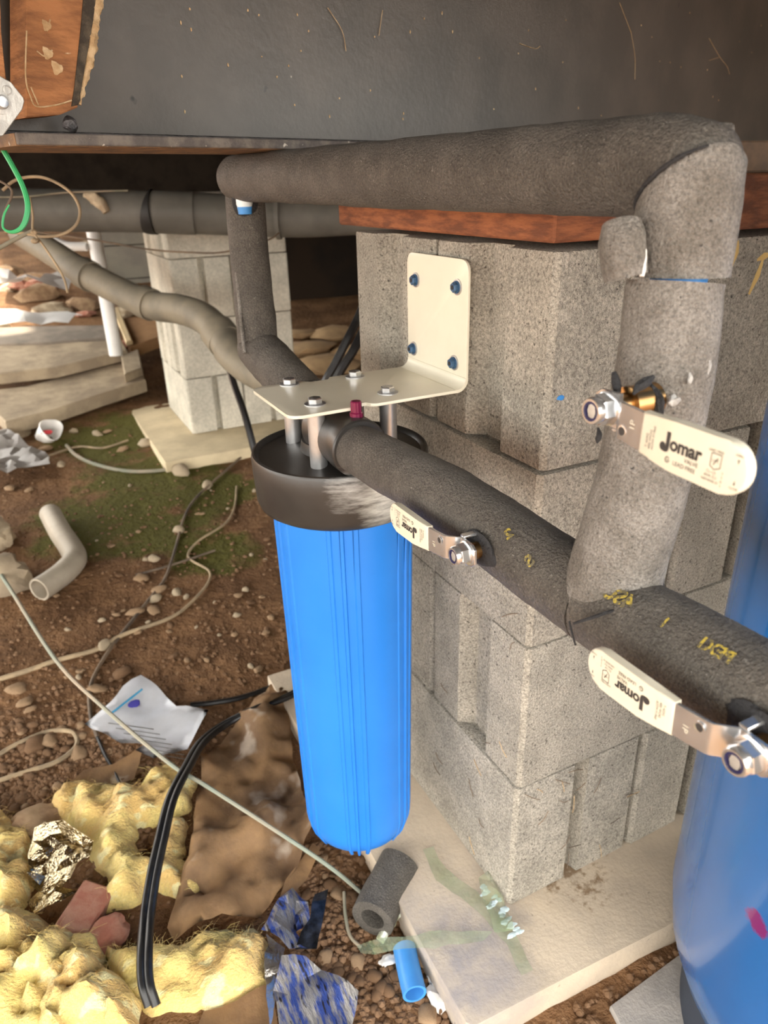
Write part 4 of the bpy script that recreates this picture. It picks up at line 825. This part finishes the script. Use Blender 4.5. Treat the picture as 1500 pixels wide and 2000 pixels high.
# yellow fibreglass wool
clump('wool_tuft', ((95, 1580), (130, 1545), (165, 1530), (200, 1545), (250, 1535), (275, 1545), (300, 1515), (345, 1505), (385, 1530), (380, 1580), (330, 1610), (275, 1625), (270, 1660), (290, 1690), (320, 1650), (330, 1600), (365, 1610), (365, 1680), (410, 1740), (395, 1770), (340, 1760), (300, 1740), (260, 1780), (190, 1790), (215, 1740), (180, 1690), (150, 1630), (110, 1620)), 'insul', H=0.055, seed=1.0)
tag(bpy.data.objects['wool_tuft'], 'torn yellow fibreglass wool tuft below the paper leaflet', 'insulation')
o = clump('wool_batt', ((-60, 1560), (0, 1590), (40, 1620), (66, 1660), (60, 1760), (30, 1800), (-60, 1800)), 'insul', H=0.075, seed=4.0); tag(o, 'yellow fibreglass wool piece at the left edge beside the foil', 'insulation')
o = clump('wool_batt', ((-60, 1800), (60, 1795), (130, 1830), (205, 1860), (210, 1900), (280, 1960), (280, 2060), (-60, 2080)), 'insul', H=0.085, seed=7.0); tag(o, 'big yellow fibreglass wool batt in the bottom left corner', 'insulation')
o = clump('wool_batt', ((205, 1868), (270, 1858), (350, 1862), (440, 1835), (495, 1815), (520, 1845), (528, 1930), (470, 1965), (380, 1985), (300, 1990), (240, 1960), (212, 1910)), 'insul', H=0.055, seed=11.0); tag(o, 'yellow fibreglass wool batt crossed by the end of the black cable', 'insulation')
# kraft paper, leaflet, foils
o = sheet('kraft_paper', ((560, 1335), (500, 1390), (450, 1440), (400, 1500), (385, 1590), (380, 1680), (350, 1760), (328, 1830), (345, 1852), (400, 1842), (440, 1820), (475, 1812), (505, 1800), (545, 1760), (580, 1720), (620, 1650), (600, 1590), (575, 1500)), 'kraft', step=0.011, amp=0.046, freq=13, lift=0.006, seed=5.6, sharp=False); tag(o, 'large crumpled brown paper sheet left of the filter housing', 'paper')
o = sheet('kraft_paper', ((535, 1815), (560, 1740), (612, 1668), (628, 1680), (600, 1740), (560, 1800), (525, 1845)), 'kraft', step=0.011, amp=0.012, freq=9, lift=0.014, seed=8); tag(o, 'narrow folded brown paper strip below the filter housing', 'paper')
o = sheet('kraft_paper', ((400, 1985), (460, 1968), (530, 1935), (545, 2010), (540, 2060), (380, 2060)), 'kraft', step=0.011, amp=0.010, freq=9, lift=0.004, seed=9); tag(o, 'brown paper backing under the wool at the bottom edge', 'paper')
o = sheet('kraft_paper', ((142, 1540), (165, 1515), (225, 1500), (285, 1462), (275, 1500), (262, 1530), (200, 1545)), 'kraft', step=0.011, amp=0.012, freq=9, lift=0.004, seed=14); tag(o, 'torn brown paper scrap between leaflet and wool tuft', 'paper')
lf = sheet('paper_leaflet', ((170, 1430), (205, 1400), (245, 1362), (280, 1342), (300, 1350), (348, 1398), (412, 1412), (390, 1450), (370, 1485), (305, 1506), (270, 1490), (290, 1470), (240, 1470)), 'paper', step=0.014, amp=0.02, freq=7, lift=0.012, seed=6, sharp=False, rough=0.001); tag(lf, 'creased white paper leaflet with a blue blot on the dirt', 'leaflet')
from mathutils.bvhtree import BVHTree
lb = BVHTree.FromPolygons([v.co+lf.location for v in lf.data.vertices], [p.vertices[:] for p in lf.data.polygons])
def onleaf(x, y):
    h = lb.ray_cast(CAM, ray(x, y)); return (h[0] if h[0] is not None else gnd(x, y, 0.02))-FWD*0.0008
bm = NB(); rock(bm, onleaf(262, 1373), (0.011, 0.014, 0.0012), 3, 3, 0.2); tag(obj('printed_blot', bm, 'blue_print', lf), 'dark blue printed blot')
for k in range(7):
    P = [onleaf(212+k*15+(88-k*3)*u/8, 1412+k*10+12*u/8) for u in range(9)]; bm = NB(); tube(bm, P, 0.0007, 4, 1); obj('text_line', bm, 'grey_ink', lf)
bm = NB(); tube(bm, [onleaf(214+64*u/8, 1396-50*u/8) for u in range(9)], 0.0022, 5, 1); tag(obj('printed_edge', bm, 'cyan_print', lf), 'blue printed edge')
o = sheet('foil_scrap', ((66, 1700), (80, 1660), (120, 1640), (155, 1662), (190, 1680), (185, 1715), (150, 1755), (108, 1785), (72, 1775)), 'foil', step=0.013, amp=0.05, freq=16, lift=0.012, seed=21); tag(o, 'crumpled gold and silver foil lying between the wool pieces', 'foil')
o = sheet('foil_scrap', ((60, 1790), (90, 1765), (150, 1760), (160, 1770), (130, 1800), (80, 1815)), 'foil', step=0.012, amp=0.03, freq=16, lift=0.010, seed=25); tag(o, 'dark gold foil strip just above the brick fragment', 'foil')
o = sheet('foil_scrap', ((525, 1830), (545, 1785), (575, 1762), (605, 1790), (610, 1830), (580, 1850), (610, 1890), (570, 1890), (515, 1855)), 'foil_blue', step=0.012, amp=0.035, freq=13, lift=0.012, seed=31); tag(o, 'blue and silver foil wrapper beside the brown paper strip', 'foil')
o = sheet('foil_scrap', ((608, 1840), (618, 1785), (645, 1780), (640, 1830), (620, 1895), (580, 1890)), 'foil_black', step=0.012, amp=0.02, freq=14, lift=0.03, seed=33); tag(o, 'black foil strip leaning on the blue foil wrapper', 'foil')
o = sheet('foil_scrap', ((555, 1905), (600, 1895), (660, 1925), (702, 1965), (690, 2020), (640, 2050), (550, 2050), (540, 1960)), 'foil_blue', step=0.012, amp=0.022, freq=13, lift=0.010, seed=37); tag(o, 'blue streaked foil wrapper at the bottom edge', 'foil')
o = sheet('foil_scrap', ((525, 1850), (560, 1880), (550, 1920), (540, 1990), (530, 2040), (522, 1930)), 'foil_white', step=0.010, amp=0.015, freq=14, lift=0.014, seed=39); tag(o, 'narrow silver foil strip between wool and blue foil', 'foil')
bm = NB(); P = gnd(165, 1800); box(bm, (-0.035, -0.022, -0.01), (0.035, 0.022, 0.032), 0.003, 1, Matrix.Translation(P) @ Matrix.Rotation(0.9, 4, 'Z') @ Matrix.Rotation(0.25, 4, 'X')); tag(obj('brick_fragment', bm, 'brick'), 'reddish brick fragment among the wool and foil', 'brick')
p = gnd(215, 1835); bm = NB(); rock(bm, p+V((0, 0, 0.012)), (0.026, 0.024, 0.024), 8, 3, 0.35); tag(obj('rubble_stone', bm, 'brick'), 'reddish stone beside the brick fragment', 'stone')
p = gnd(75, 1618); bm = NB(); rock(bm, p+V((0, 0, 0.012)), (0.04, 0.03, 0.03), 9, 3, 0.35); tag(obj('rubble_stone', bm, 'pebble'), 'brown stone between the wool pieces at left', 'stone')
# foam offcut with green film, blue pipe offcut, white scraps
fo = thing('foam_offcut', gnd(765, 1790), 'loose grey foam tube offcut with a green tape edge on the dirt', 'foam tube')
P = [gnd(x, y, 0.022)+V((0, 0, 0.012)) for x, y in ((782, 1698), (765, 1732), (748, 1765), (728, 1808))]
bm = NB(); tube(bm, P, 0.0285, 40, 8, amp=0.0006, freq=60, hollow=0.55); obj('foam_sleeve', bm, 'foam', fo)
Q = [gnd(826, 1706, 0.035), gnd(800, 1750, 0.030), gnd(770, 1795, 0.022), gnd(742, 1838, 0.012)]
bm = NB(); tube(bm, Q, [0.0045, 0.0055, 0.005, 0.006], 8, 8, amp=0.003, freq=90); tag(obj('tape_edge', bm, pm('green_tape', (0.42, 0.44, 0.28), (0.70, 0.74, 0.66), 60, 0.4, bump=0.5, bscale=120, c2w=(0.52, 0.62)), fo), 'crinkled pale green tape')
wire('green_strand', 'thin green plastic strand hanging beside the foam offcut', [gnd(672, 1742, .02), gnd(675, 1790, .01), gnd(684, 1828, .008), gnd(705, 1850, .008)], 0.0022, 'grey_wire', 'strand')
o = sheet('green_film', ((696, 1856), (720, 1842), (790, 1836), (860, 1826), (960, 1826), (945, 1846), (850, 1856), (760, 1864), (705, 1872)), 'green_film', step=0.010, amp=0.006, freq=30, lift=0.004, seed=41, base=0.002, thick=0.0004); tag(o, 'see-through green film strip lying across the footing edge', 'film')
o = sheet('green_film', ((826, 1664), (845, 1660), (870, 1700), (930, 1745), (985, 1800), (1020, 1850), (1040, 1900), (1020, 1908), (990, 1850), (950, 1800), (900, 1760), (850, 1720)), 'green_film', step=0.010, amp=0.004, freq=30, lift=0.002, seed=43, base=0.0005, thick=0.0004); tag(o, 'long see-through green film strip on the footing slab', 'film')
gf = sheet('green_film', ((932, 1722), (955, 1712), (975, 1745), (1000, 1810), (1004, 1826), (965, 1830), (950, 1780)), 'green_film', step=0.008, amp=0.010, freq=40, lift=0.004, seed=45, base=0.001, thick=0.0004); tag(gf, 'shiny crinkled green film patch near the foot of the pier', 'film')
rnd = random.Random(3)
for k in range(16):
    px = 950+k*3.4+rnd.uniform(-10, 10); py = 1732+k*6.3; a = onz(px+rnd.uniform(-8, 8), py, 0.009); bm = NB(); rock(bm, a, (rnd.uniform(.003, .007), rnd.uniform(.002, .004), 0.0012), k, 2, 0.7); obj('glint_fleck', bm, 'glint', gf)  # pale flecks imitate glints on the crinkled film
pe = thing('pipe_offcut', gnd(800, 1930), 'short bright blue pipe offcut lying beside the footing slab', 'pipe')
P = [gnd(790, 1860, 0.012), gnd(798, 1900, 0.012), gnd(810, 1950, 0.012)]
P = [p+V((0, 0, 0.008)) for p in P]; bm = NB(); tube(bm, P, 0.0142, 32, 6, hollow=0.78); obj('pipe_wall', bm, 'pex', pe)
for k, (px, s, lb) in enumerate((((758, 1882), (0.012, 0.007, 0.005), 'small white scrap left of the blue pipe offcut'), ((858, 1955), (0.011, 0.017, 0.007), 'white torn scrap right of the blue pipe offcut'))):
    p = gnd(*px); bm = NB(); rock(bm, p+V((0, 0, 0.006)), s, 5+k, 3, 0.6)
    if k: rock(bm, gnd(848, 1925)+V((0, 0, 0.006)), (0.005, 0.013, 0.004), 9, 3, 0.6)
    tag(obj('white_scrap', bm, 'scrap'), lb, 'scrap')

# pebbles: individuals that show largest, then loose grit as one mass
base = []
for k in range(7):
    bm = NB(); rock(bm, (0, 0, 0), (1, random.uniform(.65, .95), random.uniform(.5, .7)), k*5.7, 2, 0.35); bmesh.ops.recalc_face_normals(bm, faces=bm.faces)
    for f in bm.faces: f.smooth = True
    me = bpy.data.meshes.new('pebble'); bm.to_mesh(me); bm.free(); me.materials.append(M[('pebble', 'gravel', 'stone', 'gravel', 'gravel', 'pebble', 'gravel')[k]]); base.append(me)
rnd = random.Random(11); cnt = 0
def pebble(px, py, s, k):
    p = gnd(px, py); o = link(bpy.data.objects.new('pebble', base[k])); o.location = (p.x, p.y, gz(p.x, p.y)+s*0.25); o.scale = (s, s, s); o.rotation_euler = (rnd.uniform(-.3, .3), rnd.uniform(-.3, .3), rnd.uniform(0, 6.3))
    tag(o, 'small brown pebble lying loose on the dirt', 'pebble', 'pebbles scattered on the dirt ground')
for q in ((35, 1350, .020, 0), (50, 1375, .016, 5), (70, 1460, .022, 3), (100, 1452, .016, 5), (155, 1478, .016, 0), (192, 1350, .019, 5), (205, 1262, .018, 2), (60, 1390, .012, 5), (240, 1320, .02, 1), (20, 957, .02, 5), (57, 960, .014, 0), (120, 910, .018, 2), (355, 925, .035, 2), (405, 950, .022, 2), (350, 1038, .022, 2), (300, 1095, .018, 2), (277, 1133, .018, 5), (311, 1155, .018, 5), (305, 1172, .016, 2), (345, 1160, .016, 2), (265, 1200, .02, 5), (302, 1195, .017, 0), (480, 1155, .012, 2), (465, 1165, .010, 5), (505, 1310, .012, 5), (190, 850, .02, 2), (210, 845, .016, 5), (285, 870, .03, 2), (145, 845, .02, 2), (240, 880, .02, 5), (290, 868, .02, 2), (20, 825, .03, 2), (45, 850, .04, 2), (60, 895, .03, 0), (90, 880, .026, 5), (700, 1880, .011, 0), (660, 1750, .012, 5), (790, 1800, .014, 2), (830, 1880, .014, 5), (745, 1670, .013, 2), (835, 1990, .015, 5)):
    pebble(*q); cnt += 1
while cnt < 290:
    z = rnd.random()
    if z < 0.50: px, py = rnd.uniform(-10, 260), rnd.uniform(1395, 1640); s = rnd.uniform(.005, .011); k = rnd.choice((0, 1, 3, 4, 6, 6))
    elif z < 0.72: px, py = rnd.uniform(590, 860), rnd.uniform(1680, 1990); s = rnd.uniform(.005, .011); k = rnd.choice((0, 1, 3, 4, 6))
    else: px, py = rnd.uniform(100, 530), rnd.uniform(880, 1330); s = rnd.uniform(.005, .011); k = rnd.choice((0, 2, 5, 3, 6))
    if z >= 0.5 and z < 0.72 and px > 770 and py < 1740: continue
    pebble(px, py, s, k); cnt += 1
bm = NB(); vs_ = []; fs_ = []
ico = bmesh.new(); bmesh.ops.create_icosphere(ico, subdivisions=1, radius=1.0); iv = [v.co.copy() for v in ico.verts]; iv_f = [[v.index for v in f.verts] for f in ico.faces]; ico.free()
for k in range(5200):
    z = rnd.random()
    if z < 0.45: px, py = rnd.uniform(-20, 330), rnd.gauss(1540, 90)
    elif z < 0.72: px, py = rnd.uniform(560, 900), rnd.uniform(1640, 2020)
    elif z < 0.80: px, py = rnd.uniform(1020, 1360), rnd.uniform(1800, 2010)
    else: px, py = rnd.uniform(-10, 560), rnd.uniform(830, 1460)
    d = ray(px, py); p = CAM+d*((-0.03-CAM.z)/d.z)
    if z > 0.8: p = gnd(px, py)
    if (-0.125 < p.x < 0.52 and -0.115 < p.y < 0.6) or (-0.08 < p.x < 0.55 and 1.69 < p.y < 2.46) or (p.x > 0.03 and -0.42 < p.y < -0.13): continue
    s = rnd.uniform(.002, .006); n0 = len(vs_); zz = gz(p.x, p.y)+s*0.2
    for c in iv: vs_.append((p.x+c.x*s*rnd.uniform(.7, 1.3), p.y+c.y*s*rnd.uniform(.7, 1.3), zz+c.z*s*0.7))
    fs_ += [[n0+i for i in f] for f in iv_f]
me = bpy.data.meshes.new('grit'); me.from_pydata(vs_, [], fs_); me.materials.append(M['gravel']); bm.free()
o = link(bpy.data.objects.new('grit', me)); tag(o, 'loose brown grit and small gravel strewn over the dirt', 'gravel', kind='stuff')
